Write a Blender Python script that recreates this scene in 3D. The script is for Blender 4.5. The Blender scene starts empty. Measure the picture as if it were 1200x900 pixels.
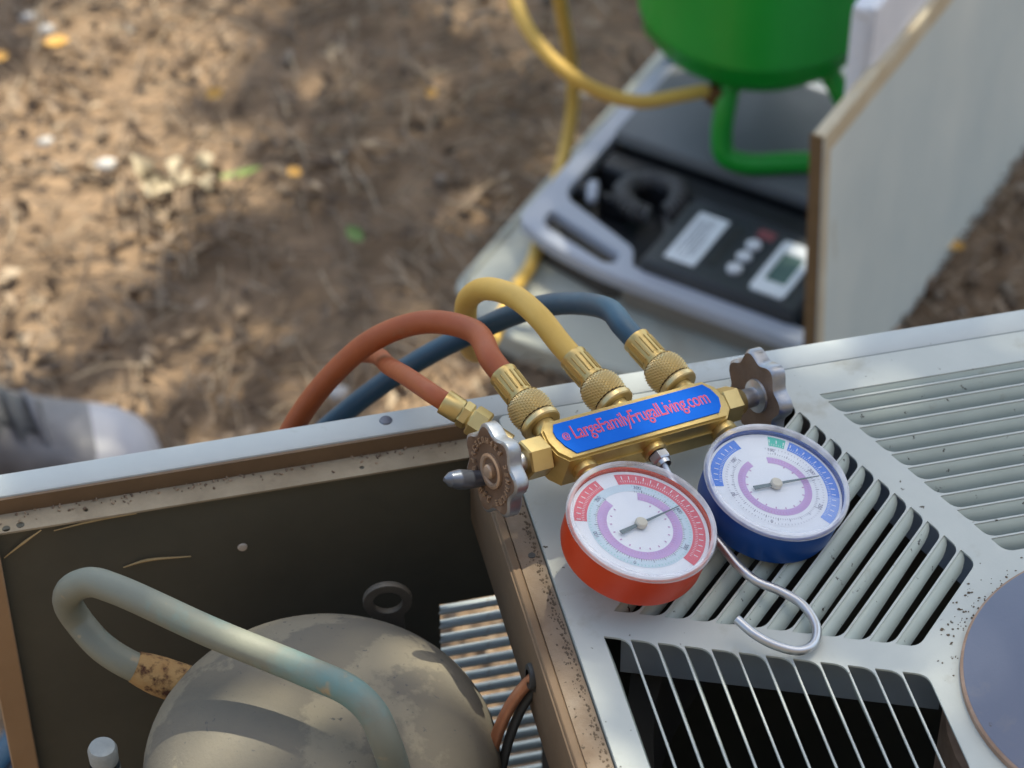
import bpy, bmesh, math, random
from mathutils import Vector, Matrix, Euler

SC = bpy.context.scene
COL = SC.collection
R = math.radians

# ------------------------------------------------------------------ camera
cam_data = bpy.data.cameras.new("camera")
cam = bpy.data.objects.new("camera", cam_data)
COL.objects.link(cam)
CAM_ROWS = ((0.97353, -0.22852, -0.00380), (0.15678, 0.65526, 0.73895), (-0.16637, -0.72001, 0.67375))
_f = Vector((0.16637, 0.72001, -0.67375)).normalized()
_r = Vector(CAM_ROWS[0]); _r = (_r - _f * _r.dot(_f)).normalized()
_u = _r.cross(_f)
cam.matrix_world = Matrix(((_r.x, _u.x, -_f.x, 0), (_r.y, _u.y, -_f.y, 0), (_r.z, _u.z, -_f.z, 1.70), (0, 0, 0, 1)))
cam_data.sensor_width = 36
cam_data.sensor_fit = 'HORIZONTAL'
cam_data.lens = 96.97
cam_data.clip_start = 0.02
cam_data.clip_end = 500
cam_data.dof.use_dof = True
cam_data.dof.focus_distance = 1.30
cam_data.dof.aperture_fstop = 10.5
SC.camera = cam

# ------------------------------------------------------------------ light
SUN_DIR = Vector((0.26, 0.34, 0.90)).normalized()          # towards the sun
sun_el = math.asin(SUN_DIR.z)
sun_az = math.atan2(SUN_DIR.x, SUN_DIR.y)                  # clockwise from +y
world = bpy.data.worlds.new("World")
SC.world = world
world.use_nodes = True
wn = world.node_tree
wn.nodes.clear()
wo = wn.nodes.new('ShaderNodeOutputWorld')
wb = wn.nodes.new('ShaderNodeBackground')
ws = wn.nodes.new('ShaderNodeTexSky')
ws.sky_type = 'NISHITA'
ws.sun_disc = False
ws.sun_elevation = sun_el
ws.sun_rotation = sun_az
ws.dust_density = 2.5
ws.air_density = 1.0
wb.inputs[1].default_value = 0.13
wn.links.new(ws.outputs[0], wb.inputs[0])
wn.links.new(wb.outputs[0], wo.inputs[0])
sd = bpy.data.lights.new("sun", 'SUN')
sd.energy = 3.4
sd.angle = R(0.53)
sd.color = (1.0, 0.93, 0.82)
so = bpy.data.objects.new("sun", sd)
so.rotation_euler = SUN_DIR.to_track_quat('Z', 'Y').to_euler()
so.location = SUN_DIR * 8
COL.objects.link(so)
SC.view_settings.view_transform = 'Standard'
SC.view_settings.look = 'None'
SC.view_settings.exposure = 1.4
SC.view_settings.gamma = 1.0
SC.view_settings.use_white_balance = True
SC.view_settings.white_balance_temperature = 7100
SC.view_settings.white_balance_tint = 2
SC.cycles.use_denoising = True
SC.cycles.max_bounces = 10
SC.cycles.transparent_max_bounces = 12

# ------------------------------------------------------------------ materials
def lerp(a, b, t): return tuple(a[i] + (b[i] - a[i]) * t for i in range(3))

def mat(name, c1, c2=None, scale=40.0, rough=0.5, rough2=None, metal=0.0, bump=0.0, bscale=None, dirt=None, dscale=60.0,
        damount=0.5, dsharp=0.12, detail=6.0, stretch=None, spec=0.5, coat=0.0, contrast=0.25, dirt2=None, d2scale=300, d2amount=.35):
    m = bpy.data.materials.new(name)
    m.use_nodes = True
    nt = m.node_tree
    b = nt.nodes['Principled BSDF']
    b.inputs['Roughness'].default_value = rough
    b.inputs['Metallic'].default_value = metal
    b.inputs['Specular IOR Level'].default_value = spec
    b.inputs['Coat Weight'].default_value = coat
    tc = nt.nodes.new('ShaderNodeTexCoord')
    vec = tc.outputs['Object']
    if stretch:
        mp = nt.nodes.new('ShaderNodeMapping')
        mp.inputs['Scale'].default_value = stretch
        nt.links.new(vec, mp.inputs['Vector'])
        vec = mp.outputs['Vector']
    def noise(sc, det=detail, seed=0.0):
        n = nt.nodes.new('ShaderNodeTexNoise')
        n.noise_dimensions = '4D'
        n.inputs['W'].default_value = seed
        n.inputs['Scale'].default_value = sc
        n.inputs['Detail'].default_value = det
        n.inputs['Roughness'].default_value = 0.62
        nt.links.new(vec, n.inputs['Vector'])
        return n.outputs['Fac']
    def ramp(fac, lo, hi):
        r = nt.nodes.new('ShaderNodeMapRange')
        r.inputs['From Min'].default_value = lo
        r.inputs['From Max'].default_value = hi
        nt.links.new(fac, r.inputs['Value'])
        return r.outputs['Result']
    def mix(fac, a, bb):
        x = nt.nodes.new('ShaderNodeMix')
        x.data_type = 'RGBA'
        nt.links.new(fac, x.inputs['Factor'])
        for s, v in ((x.inputs['A'], a), (x.inputs['B'], bb)):
            if isinstance(v, tuple): s.default_value = (*v, 1)
            else: nt.links.new(v, s)
        return x.outputs['Result']
    cur = c1
    if c2:
        cur = mix(ramp(noise(scale), 0.5 - contrast, 0.5 + contrast), c1, c2)
    if dirt:
        lo = 1.0 - damount
        cur = mix(ramp(noise(dscale, 8, 3.7), lo, lo + dsharp), cur, dirt)
    if dirt2:
        lo = 1.0 - d2amount
        cur = mix(ramp(noise(d2scale, 3, 9.1), lo, lo + .05), cur, dirt2)
    if isinstance(cur, tuple): b.inputs['Base Color'].default_value = (*cur, 1)
    else: nt.links.new(cur, b.inputs['Base Color'])
    if rough2 is not None:
        r = nt.nodes.new('ShaderNodeMapRange')
        r.inputs['From Min'].default_value = .3
        r.inputs['From Max'].default_value = .7
        r.inputs['To Min'].default_value = rough
        r.inputs['To Max'].default_value = rough2
        nt.links.new(noise(scale * 1.7, 6, 5.5), r.inputs['Value'])
        nt.links.new(r.outputs['Result'], b.inputs['Roughness'])
    if bump:
        bp = nt.nodes.new('ShaderNodeBump')
        bp.inputs['Strength'].default_value = 1.0
        bp.inputs['Distance'].default_value = bump
        nt.links.new(noise(bscale or scale * 4, 6, 1.3), bp.inputs['Height'])
        nt.links.new(bp.outputs['Normal'], b.inputs['Normal'])
    return m

M = {}
M['paint'] = mat('cover_paint', (.49, .51, .485), (.43, .45, .43), 25, .62, .75, spec=.25, bump=.00004, bscale=900, dirt=(.30, .27, .21), dscale=22, damount=.42, dsharp=.2, dirt2=(.07, .055, .04), d2scale=190, d2amount=.335)
M['rail'] = mat('rail_paint', (.47, .50, .50), (.42, .445, .45), 18, .7, .8, spec=.2, bump=.00004, bscale=700, dirt=(.30, .27, .22), dscale=30, damount=.40, dsharp=.2, dirt2=(.09, .07, .06), d2scale=150, d2amount=.29)
M['slat'] = mat('slat_paint', (.43, .485, .445), (.35, .395, .36), 30, .42, .6, dirt=(.24, .21, .15), dscale=45, damount=.40, dsharp=.2, dirt2=(.03, .022, .017), d2scale=200, d2amount=.35)
M['dirtyflange'] = mat('dirty_flange', (.36, .30, .215), (.17, .13, .085), 28, .85, bump=.0004, bscale=220, dirt=(.16, .12, .08), dscale=60, damount=.43, dsharp=.2, dirt2=(.06, .045, .03), d2scale=150, d2amount=.27)
M['rusty'] = mat('rusty_strip', (.27, .21, .155), (.16, .105, .065), 60, .8, bump=.0003, bscale=500, dirt=(.30, .26, .21), dscale=24, damount=.46, dsharp=.25, dirt2=(.05, .035, .022), d2scale=240, d2amount=.36)
M['brownface'] = mat('brown_face', (.17, .105, .058), (.115, .07, .038), 25, .6, .75, bump=.0001, bscale=300, dirt=(.33, .26, .18), dscale=40, damount=.34, dsharp=.2)
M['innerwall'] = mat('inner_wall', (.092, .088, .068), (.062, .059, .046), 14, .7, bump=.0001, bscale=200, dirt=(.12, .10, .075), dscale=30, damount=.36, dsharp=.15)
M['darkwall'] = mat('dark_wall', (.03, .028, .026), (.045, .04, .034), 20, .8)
M['slate'] = mat('slate_brace', (.32, .37, .43), (.26, .30, .35), 30, .5, bump=.0001, bscale=300)
M['hubcap'] = mat('hub_plate', (.115, .132, .195), (.10, .118, .175), 8, .42, .55, bump=.00005, bscale=600, dirt=(.15, .15, .18), dscale=30, damount=.42, dirt2=(.07, .06, .05), d2scale=160, d2amount=.30)
M['rust'] = mat('rust_edge', (.36, .25, .19), (.22, .13, .085), 90, .8, bump=.0003, bscale=400)
M['louvre'] = mat('louvre_paint', (.58, .63, .64), (.50, .55, .55), 40, .5, dirt=(.3, .24, .16), dscale=60, damount=.36)
M['post'] = mat('corner_post', (.34, .215, .12), (.26, .155, .08), 22, .7, bump=.0002, bscale=250, dirt=(.05, .03, .02), dscale=35, damount=.33, dsharp=.08)
M['shell'] = mat('compressor_shell', (.195, .170, .130), (.135, .128, .115), 9, .95, 1.0, spec=.08, bump=.0003, bscale=500, dirt=(.225, .20, .155), dscale=16, damount=.46, dsharp=.03, dirt2=(.11, .105, .10), d2scale=300, d2amount=.36)
M['pipe'] = mat('painted_pipe', (.205, .21, .165), (.145, .155, .13), 16, .5, .65, bump=.00015, bscale=250, dirt=(.10, .25, .26), dscale=11, damount=.49, dsharp=.16, dirt2=(.30, .24, .15), d2scale=45, d2amount=.36)
M['rustjoint'] = mat('rusted_joint', (.40, .27, .12), (.27, .14, .05), 70, .9, bump=.0012, bscale=220, dirt=(.06, .02, .01), dscale=170, damount=.5)
M['lug'] = mat('dark_steel', (.17, .15, .125), (.11, .10, .085), 60, .55, metal=.3, bump=.0001)
M['lug2'] = mat('blued_steel', (.16, .18, .23), (.11, .125, .16), 60, .32, metal=.7)
M['copper'] = mat('copper', (.62, .27, .15), (.42, .16, .08), 60, .42, metal=.55, bump=.0001, bscale=300)
M['blackwire'] = mat('black_wire', (.03, .03, .03), (.05, .048, .045), 60, .5)
M['whitecap'] = mat('valve_cap', (.30, .33, .34), (.20, .22, .22), 120, .5, bump=.0002, bscale=300)
M['brass'] = mat('brass', (.60, .455, .20), (.49, .35, .14), 70, .30, .46, metal=.85, bump=.00006, bscale=500, dirt=(.30, .18, .06), dscale=120, damount=.36)
M['brassdark'] = mat('brass_groove', (.17, .09, .035), (.10, .05, .02), 80, .6, metal=.5)
M['brasspale'] = mat('brass_pale', (.68, .55, .31), (.58, .45, .23), 90, .33, .5, metal=.85, bump=.00006, bscale=600)
M['steel'] = mat('steel', (.55, .56, .60), (.42, .43, .46), 60, .28, .42, metal=.9, bump=.00005, bscale=500)
M['knob'] = mat('knob_metal', (.36, .38, .42), (.26, .27, .30), 90, .30, .5, metal=.85, bump=.0002, bscale=350)
M['knobface'] = mat('knob_face', (.20, .125, .085), (.13, .08, .055), 120, .5, metal=.35, bump=.0003, bscale=400)
M['embossed'] = mat('knob_emboss', (.52, .36, .25), (.36, .24, .16), 150, .4, metal=.5)
M['blueLabel'] = mat('label_blue', (.001, .125, .60), (.001, .11, .54), 30, .7, spec=.12)
M['printred'] = mat('print_red', (.55, .04, .10), None, rough=.5)
M['printlilac'] = mat('print_lilac', (.28, .22, .66), None, rough=.5)
M['redcase'] = mat('red_case', (.60, .052, .012), (.52, .042, .01), 30, .34, .45, bump=.00005, bscale=400)
M['bluecase'] = mat('blue_case', (.004, .055, .27), (.005, .065, .31), 30, .36, .46, bump=.00005, bscale=400)
M['dialwhite'] = mat('dial_white', (.74, .77, .82), None, rough=.6)
M['dialpale'] = mat('dial_pale', (.52, .64, .72), None, rough=.6)
M['dialred'] = mat('dial_red', (.68, .12, .16), (.60, .10, .15), 200, .6)
M['diallilac'] = mat('dial_lilac', (.46, .33, .62), (.54, .34, .58), 200, .6)
M['dialblue'] = mat('dial_blue', (.05, .19, .66), (.065, .22, .70), 200, .6)
M['dialbluepale'] = mat('dial_blue_pale', (.22, .36, .76), None, rough=.6)
M['dialgreen'] = mat('dial_green', (.05, .50, .40), None, rough=.6)
M['tick'] = mat('dial_tick', (.16, .16, .26), None, rough=.6)
M['tickpink'] = mat('dial_tick_pink', (.45, .22, .45), None, rough=.6)
M['needle'] = mat('needle_grey', (.12, .17, .19), None, rough=.4, metal=.2)
M['needlehub'] = mat('needle_hub', (.62, .58, .48), (.5, .47, .40), 300, .4, metal=.3)
M['redhose'] = mat('red_rubber', (.34, .078, .020), (.27, .06, .018), 60, .5, .65, bump=.0001, bscale=300, dirt=(.27, .12, .06), dscale=70, damount=.40, dsharp=.2)
M['bluehose'] = mat('blue_rubber', (.022, .075, .135), (.018, .06, .105), 60, .42, .56, bump=.0001, bscale=300, dirt=(.06, .11, .15), dscale=70, damount=.36, dsharp=.2)
M['yellowhose'] = mat('yellow_rubber', (.62, .39, .085), (.55, .34, .07), 60, .45, .6, bump=.0001, bscale=300, dirt=(.42, .30, .12), dscale=60, damount=.36, dsharp=.2)
M['blueobj'] = mat('blue_plastic', (.03, .12, .26), (.04, .16, .34), 20, .5)
M['casegrey'] = mat('case_plastic', (.40, .42, .49), (.35, .37, .44), 15, .5, .6, bump=.0002, bscale=300, dirt=(.26, .23, .2), dscale=18, damount=.36, dsharp=.2)
M['caseside'] = mat('case_side', (.22, .19, .16), (.17, .145, .12), 15, .6, bump=.0002, bscale=200)
M['darkplastic'] = mat('dark_plastic', (.014, .015, .018), (.022, .023, .027), 30, .45, .6, dirt=(.06, .055, .05), dscale=20, damount=.34, dsharp=.2)
M['cord'] = mat('cord_rubber', (.075, .07, .072), (.055, .052, .054), 40, .5)
M['recess'] = mat('handle_recess_brown', (.07, .058, .046), (.05, .042, .034), 30, .8)
M['platform'] = mat('platform_metal', (.15, .155, .165), (.115, .12, .13), 12, .55, .7)
M['display'] = mat('display_panel', (.03, .033, .042), (.042, .045, .055), 30, .4)
M['white'] = mat('white_plastic', (.72, .72, .76), (.62, .63, .68), 60, .5)
M['labelwhite'] = mat('label_paper', (.74, .76, .80), None, rough=.6)
M['print'] = mat('label_print', (.26, .27, .31), None, rough=.6)
M['lcd'] = mat('lcd_green', (.13, .20, .18), (.10, .165, .15), 120, .25)
M['redlogo'] = mat('dim_red_print', (.22, .06, .07), None, rough=.6)
M['green'] = mat('tank_green', (.005, .31, .028), (.004, .25, .023), 10, .32, .42, bump=.0002, bscale=60)
M['lid'] = mat('sheet_panel', (.43, .44, .40), (.34, .35, .31), 8, .5, .65, bump=.0002, bscale=90, dirt=(.25, .21, .15), dscale=10, damount=.44, dsharp=.2)
M['panel'] = mat('upright_panel', (.68, .71, .68), (.46, .53, .545), 5, contrast=.22, rough=.45, rough2=.6, bump=.0002, bscale=60, dirt=(.36, .31, .22), dscale=16, damount=.33, dsharp=.15, stretch=(1, 1, .5))  # pale and bluish streaks paint dappled sunlight into the panel colour
M['paneledge'] = mat('panel_edge', (.60, .54, .42), (.42, .31, .18), 30, .6, bump=.0003, bscale=200)
M['panelbrown'] = mat('panel_brown', (.20, .125, .06), (.13, .08, .04), 30, .75, bump=.0003, bscale=200)
M['shoegrey'] = mat('shoe_grey', (.20, .19, .20), (.11, .105, .115), 45, .42, .6, bump=.0004, bscale=90)
M['shoetoe'] = mat('shoe_toe', (.40, .385, .42), (.33, .32, .345), 30, .38, .5)
M['shoedark'] = mat('shoe_dark', (.045, .045, .05), (.09, .09, .095), 50, .6)
M['bark'] = mat('bark', (.12, .085, .055), (.07, .05, .035), 12, .9, bump=.01, bscale=20)
M['straw'] = mat('straw', (.50, .37, .19), (.36, .25, .12), 40, .7)
M['sawcut'] = mat('screw_pale', (.5, .44, .38), None, rough=.6)
for i, (a, b) in enumerate((((.25, .178, .122), (.18, .126, .086)), ((.32, .235, .165), (.24, .174, .12)), ((.18, .127, .09), (.135, .095, .068)), ((.42, .33, .24), (.31, .24, .17)))):
    M['leaf%d' % i] = mat('dry_leaf_%s' % 'abcd'[i], a, b, 60, .75)
for i, c in enumerate(((.29, .235, .19), (.40, .34, .285), (.17, .135, .105))):
    M['stone%d' % i] = mat('pebble_%s' % 'abc'[i], c, lerp(c, (.1, .08, .06), .4), 90, .8)
M['orangeleaf'] = mat('orange_leaf', (.50, .27, .045), (.42, .21, .03), 60, .6)
M['yellowleaf'] = mat('yellow_leaf', (.56, .43, .10), (.42, .34, .09), 60, .6)
M['paleleaf'] = mat('pale_leaf', (.38, .315, .215), (.29, .235, .16), 50, .65)
M['greenleaf'] = mat('green_leaf', (.12, .20, .03), (.09, .15, .025), 40, .6)
M['tree_leaf'] = mat('tree_leaf', (.06, .10, .03), (.045, .075, .02), 30, .6)
M['housewall'] = mat('plaster', (.26, .22, .18), (.22, .185, .15), 6, .9)
M['paleplaster'] = mat('pale_stone', (.48, .45, .44), (.40, .375, .36), 60, .7)

def glass_mat(name, tint, haze):
    m = bpy.data.materials.new(name)
    m.use_nodes = True
    nt = m.node_tree
    nt.nodes.clear()
    o = nt.nodes.new('ShaderNodeOutputMaterial')
    t = nt.nodes.new('ShaderNodeBsdfTransparent'); t.inputs[0].default_value = (*tint, 1)
    g = nt.nodes.new('ShaderNodeBsdfGlossy'); g.inputs['Roughness'].default_value = .12
    d = nt.nodes.new('ShaderNodeBsdfDiffuse'); d.inputs[0].default_value = (.8, .8, .84, 1)
    lw = nt.nodes.new('ShaderNodeLayerWeight'); lw.inputs[0].default_value = .5
    pw = nt.nodes.new('ShaderNodeMath'); pw.operation = 'POWER'; pw.inputs[1].default_value = 4
    fr = nt.nodes.new('ShaderNodeMath'); fr.operation = 'MULTIPLY_ADD'; fr.inputs[1].default_value = .9; fr.inputs[2].default_value = .05
    nt.links.new(lw.outputs['Facing'], pw.inputs[0]); nt.links.new(pw.outputs[0], fr.inputs[0])
    m1 = nt.nodes.new('ShaderNodeMixShader'); m2 = nt.nodes.new('ShaderNodeMixShader')
    tc = nt.nodes.new('ShaderNodeTexCoord')
    n = nt.nodes.new('ShaderNodeTexNoise'); n.inputs['Scale'].default_value = 45; n.inputs['Detail'].default_value = 5
    mr = nt.nodes.new('ShaderNodeMapRange')
    mr.inputs['From Min'].default_value = .35; mr.inputs['From Max'].default_value = .7
    mr.inputs['To Min'].default_value = haze * .5; mr.inputs['To Max'].default_value = haze * 1.5
    nt.links.new(tc.outputs['Object'], n.inputs['Vector']); nt.links.new(n.outputs['Fac'], mr.inputs['Value'])
    nt.links.new(mr.outputs['Result'], m1.inputs[0])
    nt.links.new(t.outputs[0], m1.inputs[1]); nt.links.new(d.outputs[0], m1.inputs[2])
    nt.links.new(fr.outputs[0], m2.inputs[0]); nt.links.new(m1.outputs[0], m2.inputs[1]); nt.links.new(g.outputs[0], m2.inputs[2])
    nt.links.new(m2.outputs[0], o.inputs[0])
    return m
M['lens'] = glass_mat('clear_lens', (.98, .98, .99), .05)
M['lensrim'] = glass_mat('lens_rim', (.86, .86, .90), .42)

# ground material: brown soil with darker and paler patches and fine grain
def ground_mat():
    m = bpy.data.materials.new('soil')
    m.use_nodes = True
    nt = m.node_tree
    b = nt.nodes['Principled BSDF']
    b.inputs['Roughness'].default_value = .95
    b.inputs['Specular IOR Level'].default_value = .15
    tc = nt.nodes.new('ShaderNodeTexCoord')
    cur = None
    def noise(sc, det, seed):
        n = nt.nodes.new('ShaderNodeTexNoise'); n.noise_dimensions = '4D'
        n.inputs['Scale'].default_value = sc; n.inputs['Detail'].default_value = det; n.inputs['W'].default_value = seed
        n.inputs['Roughness'].default_value = .65
        nt.links.new(tc.outputs['Object'], n.inputs['Vector'])
        return n.outputs['Fac']
    r = nt.nodes.new('ShaderNodeValToRGB')
    r.color_ramp.elements[0].position = .3; r.color_ramp.elements[0].color = (.13, .093, .066, 1)
    r.color_ramp.elements[1].position = .72; r.color_ramp.elements[1].color = (.34, .25, .178, 1)
    e = r.color_ramp.elements.new(.5); e.color = (.22, .158, .112, 1)
    nt.links.new(noise(9, 10, 2.0), r.inputs[0])
    r2 = nt.nodes.new('ShaderNodeValToRGB')
    r2.color_ramp.elements[0].position = .35; r2.color_ramp.elements[0].color = (.68, .66, .63, 1)
    r2.color_ramp.elements[1].position = .68; r2.color_ramp.elements[1].color = (1.22, 1.16, 1.08, 1)
    nt.links.new(noise(70, 8, 6.0), r2.inputs[0])
    mx = nt.nodes.new('ShaderNodeMix'); mx.data_type = 'RGBA'; mx.blend_type = 'MULTIPLY'; mx.inputs['Factor'].default_value = 1
    nt.links.new(r.outputs[0], mx.inputs['A']); nt.links.new(r2.outputs[0], mx.inputs['B'])
    nt.links.new(mx.outputs['Result'], b.inputs['Base Color'])
    bp = nt.nodes.new('ShaderNodeBump'); bp.inputs['Strength'].default_value = 1; bp.inputs['Distance'].default_value = .004
    nt.links.new(noise(60, 8, 6.0), bp.inputs['Height'])
    nt.links.new(bp.outputs['Normal'], b.inputs['Normal'])
    return m
M['soil'] = ground_mat()

# ------------------------------------------------------------------ mesh helpers
class MB:
    def __init__(s): s.v = []; s.f = []; s.m = []; s.mi = 0
    def add(s, verts, faces, mi=None):
        o = len(s.v)
        s.v += [tuple(p) for p in verts]
        s.f += [tuple(i + o for i in f) for f in faces]
        s.m += [s.mi if mi is None else mi] * len(faces)
    def box(s, c, d, rot=None, bevel=0.0, seg=1, mi=None):
        hx, hy, hz = d[0] / 2, d[1] / 2, d[2] / 2
        if bevel:
            bm = bmesh.new()
            bmesh.ops.create_cube(bm, size=1)
            for v in bm.verts: v.co = Vector((v.co.x * d[0], v.co.y * d[1], v.co.z * d[2]))
            bmesh.ops.bevel(bm, geom=bm.edges[:], offset=bevel, segments=seg, affect='EDGES', profile=.5)
            bm.verts.index_update()
            vs = [v.co.copy() for v in bm.verts]; fs = [[v.index for v in f.verts] for f in bm.faces]
            bm.free()
        else:
            vs = [Vector((x * hx, y * hy, z * hz)) for x in (-1, 1) for y in (-1, 1) for z in (-1, 1)]
            fs = [(0, 1, 3, 2), (4, 6, 7, 5), (0, 4, 5, 1), (2, 3, 7, 6), (0, 2, 6, 4), (1, 5, 7, 3)]
        if rot is not None: vs = [rot @ v for v in vs]
        c = Vector(c)
        s.add([v + c for v in vs], fs, mi)
    def lathe(s, prof, origin=(0, 0, 0), axis=(0, 0, 1), n=48, mi=None, ref=None, a0=0.0):
        """prof: list of (radius, height along axis); radius 0 closes"""
        ax = Vector(axis).normalized(); o = Vector(origin)
        e1 = Vector(ref) if ref else (Vector((1, 0, 0)) if abs(ax.x) < .9 else Vector((0, 1, 0)))
        e1 = (e1 - ax * e1.dot(ax)).normalized(); e2 = ax.cross(e1)
        vs, fs, rows = [], [], []
        for r, h in prof:
            if r <= 1e-9:
                rows.append([len(vs)]); vs.append(o + ax * h)
            else:
                rows.append(list(range(len(vs), len(vs) + n)))
                for k in range(n):
                    a = a0 + 2 * math.pi * k / n
                    vs.append(o + ax * h + e1 * (r * math.cos(a)) + e2 * (r * math.sin(a)))
        for A, B in zip(rows, rows[1:]):
            for k in range(n):
                k2 = (k + 1) % n
                if len(A) == 1 and len(B) == 1: continue
                if len(A) == 1: fs.append((A[0], B[k2], B[k]))
                elif len(B) == 1: fs.append((A[k], A[k2], B[0]))
                else: fs.append((A[k], A[k2], B[k2], B[k]))
        s.add(vs, fs, mi)
    def tube(s, pts, r, n=14, cap=True, mi=None, sub=8, closed=False):
        P = [Vector(p) for p in pts]
        rad = r if isinstance(r, (list, tuple)) else [r] * len(P)
        path, rr = [], []
        if len(P) == 2 or sub <= 1: path, rr = P, list(rad)
        else:
            for i in range(len(P) - 1):
                p0 = P[i - 1] if i > 0 else P[i] * 2 - P[i + 1]
                p1, p2 = P[i], P[i + 1]
                p3 = P[i + 2] if i + 2 < len(P) else P[i + 1] * 2 - P[i]
                # centripetal parameterisation keeps the bends smooth
                t0 = 0.0; t1 = t0 + max((p1 - p0).length, 1e-6) ** .5; t2 = t1 + max((p2 - p1).length, 1e-6) ** .5; t3 = t2 + max((p3 - p2).length, 1e-6) ** .5
                for k in range(sub):
                    t = t1 + (t2 - t1) * k / sub
                    a1 = p0 * ((t1 - t) / (t1 - t0)) + p1 * ((t - t0) / (t1 - t0))
                    a2 = p1 * ((t2 - t) / (t2 - t1)) + p2 * ((t - t1) / (t2 - t1))
                    a3 = p2 * ((t3 - t) / (t3 - t2)) + p3 * ((t - t2) / (t3 - t2))
                    b1 = a1 * ((t2 - t) / (t2 - t0)) + a2 * ((t - t0) / (t2 - t0))
                    b2 = a2 * ((t3 - t) / (t3 - t1)) + a3 * ((t - t1) / (t3 - t1))
                    path.append(b1 * ((t2 - t) / (t2 - t1)) + b2 * ((t - t1) / (t2 - t1)))
                    rr.append(rad[i] + (rad[i + 1] - rad[i]) * k / sub)
            path.append(P[-1]); rr.append(rad[-1])
        vs, fs = [], []
        T0 = (path[1] - path[0]).normalized()
        e1 = T0.orthogonal().normalized()
        m = len(path)
        for i, p in enumerate(path):
            T = (path[min(i + 1, m - 1)] - path[max(i - 1, 0)]).normalized()
            e1 = (e1 - T * e1.dot(T)).normalized()
            e2 = T.cross(e1)
            for k in range(n):
                a = 2 * math.pi * k / n
                vs.append(p + e1 * (rr[i] * math.cos(a)) + e2 * (rr[i] * math.sin(a)))
        for i in range(m - 1):
            for k in range(n):
                k2 = (k + 1) % n
                fs.append((i * n + k, i * n + k2, (i + 1) * n + k2, (i + 1) * n + k))
        if cap:
            fs.append(tuple(range(n - 1, -1, -1))); fs.append(tuple((m - 1) * n + k for k in range(n)))
        s.add(vs, fs, mi)
        return path
    def prism(s, poly, z0, z1, mi=None, frame=None):
        """poly: ccw list of (x, y); extruded between z0 and z1"""
        n = len(poly)
        vs = [Vector((x, y, z0)) for x, y in poly] + [Vector((x, y, z1)) for x, y in poly]
        fs = [tuple(range(n - 1, -1, -1)), tuple(range(n, 2 * n))] + [(k, (k + 1) % n, n + (k + 1) % n, n + k) for k in range(n)]
        if frame is not None: vs = [frame @ v for v in vs]
        s.add(vs, fs, mi)
    def sheet(s, pts, mi=None): s.add(pts, [tuple(range(len(pts)))], mi)
    def sector(s, c, r0, r1, a0, a1, z, step=4.0, mi=None):
        n = max(2, int(abs(a1 - a0) / step))
        vs = []
        for k in range(n + 1):
            a = R(a0 + (a1 - a0) * k / n)
            vs += [(c[0] + r0 * math.cos(a), c[1] + r0 * math.sin(a), z), (c[0] + r1 * math.cos(a), c[1] + r1 * math.sin(a), z)]
        s.add(vs, [(2 * k, 2 * k + 1, 2 * k + 3, 2 * k + 2) for k in range(n)], mi)
    def mesh(s, name, mats, smooth=True, angle=38):
        me = bpy.data.meshes.new(name)
        me.from_pydata(s.v, [], s.f)
        for m in (mats if isinstance(mats, (list, tuple)) else [mats]): me.materials.append(m)
        if any(s.m): me.polygons.foreach_set('material_index', s.m)
        bm = bmesh.new(); bm.from_mesh(me); bmesh.ops.recalc_face_normals(bm, faces=bm.faces[:]); bm.to_mesh(me); bm.free()
        if smooth:
            me.polygons.foreach_set('use_smooth', [True] * len(me.polygons))
            me.set_sharp_from_angle(angle=R(angle))
        me.update()
        return me
    def build(s, name, mats, parent=None, smooth=True, angle=38, world=True):
        """verts are in the thing's own frame when world=False, else world coordinates shifted to the thing's origin"""
        o = bpy.data.objects.new(name, s.mesh(name, mats, smooth, angle))
        COL.objects.link(o)
        if parent is not None:
            o.parent = parent
            if world:
                off = origin_of(parent)
                o.data.transform(Matrix.Translation(-off))
        return o

def origin_of(o):
    t = o
    while t.parent is not None: t = t.parent
    return t.location.copy()

def link(name, me, parent=None):
    o = bpy.data.objects.new(name, me); COL.objects.link(o)
    if parent is not None: o.parent = parent
    return o

def tag(o, label, cat, group=None, kind=None):
    if label: o['label'] = label
    if cat: o['category'] = cat
    if group: o['group'] = group
    if kind: o['kind'] = kind
    return o

def thing(name, label, cat, loc=(0, 0, 0), group=None):
    o = bpy.data.objects.new(name, None); COL.objects.link(o)
    o.location = loc; o.empty_display_size = .02
    return tag(o, label, cat, group)

def curve_plate(name, outer, holes, half, bevel=0.0):
    cu = bpy.data.curves.new(name, 'CURVE'); cu.dimensions = '2D'; cu.fill_mode = 'BOTH'; cu.extrude = half
    if bevel: cu.bevel_depth = bevel; cu.bevel_resolution = 1; cu.offset = -bevel
    for poly in [outer] + holes:
        sp = cu.splines.new('POLY'); sp.points.add(len(poly) - 1); sp.use_cyclic_u = True
        for p, q in zip(sp.points, poly): p.co = (q[0], q[1], 0, 1)
    ob = bpy.data.objects.new(name, cu); COL.objects.link(ob)
    me = bpy.data.meshes.new_from_object(ob.evaluated_get(bpy.context.evaluated_depsgraph_get()))
    bpy.data.objects.remove(ob); bpy.data.curves.remove(cu)
    me.name = name
    return me

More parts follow.
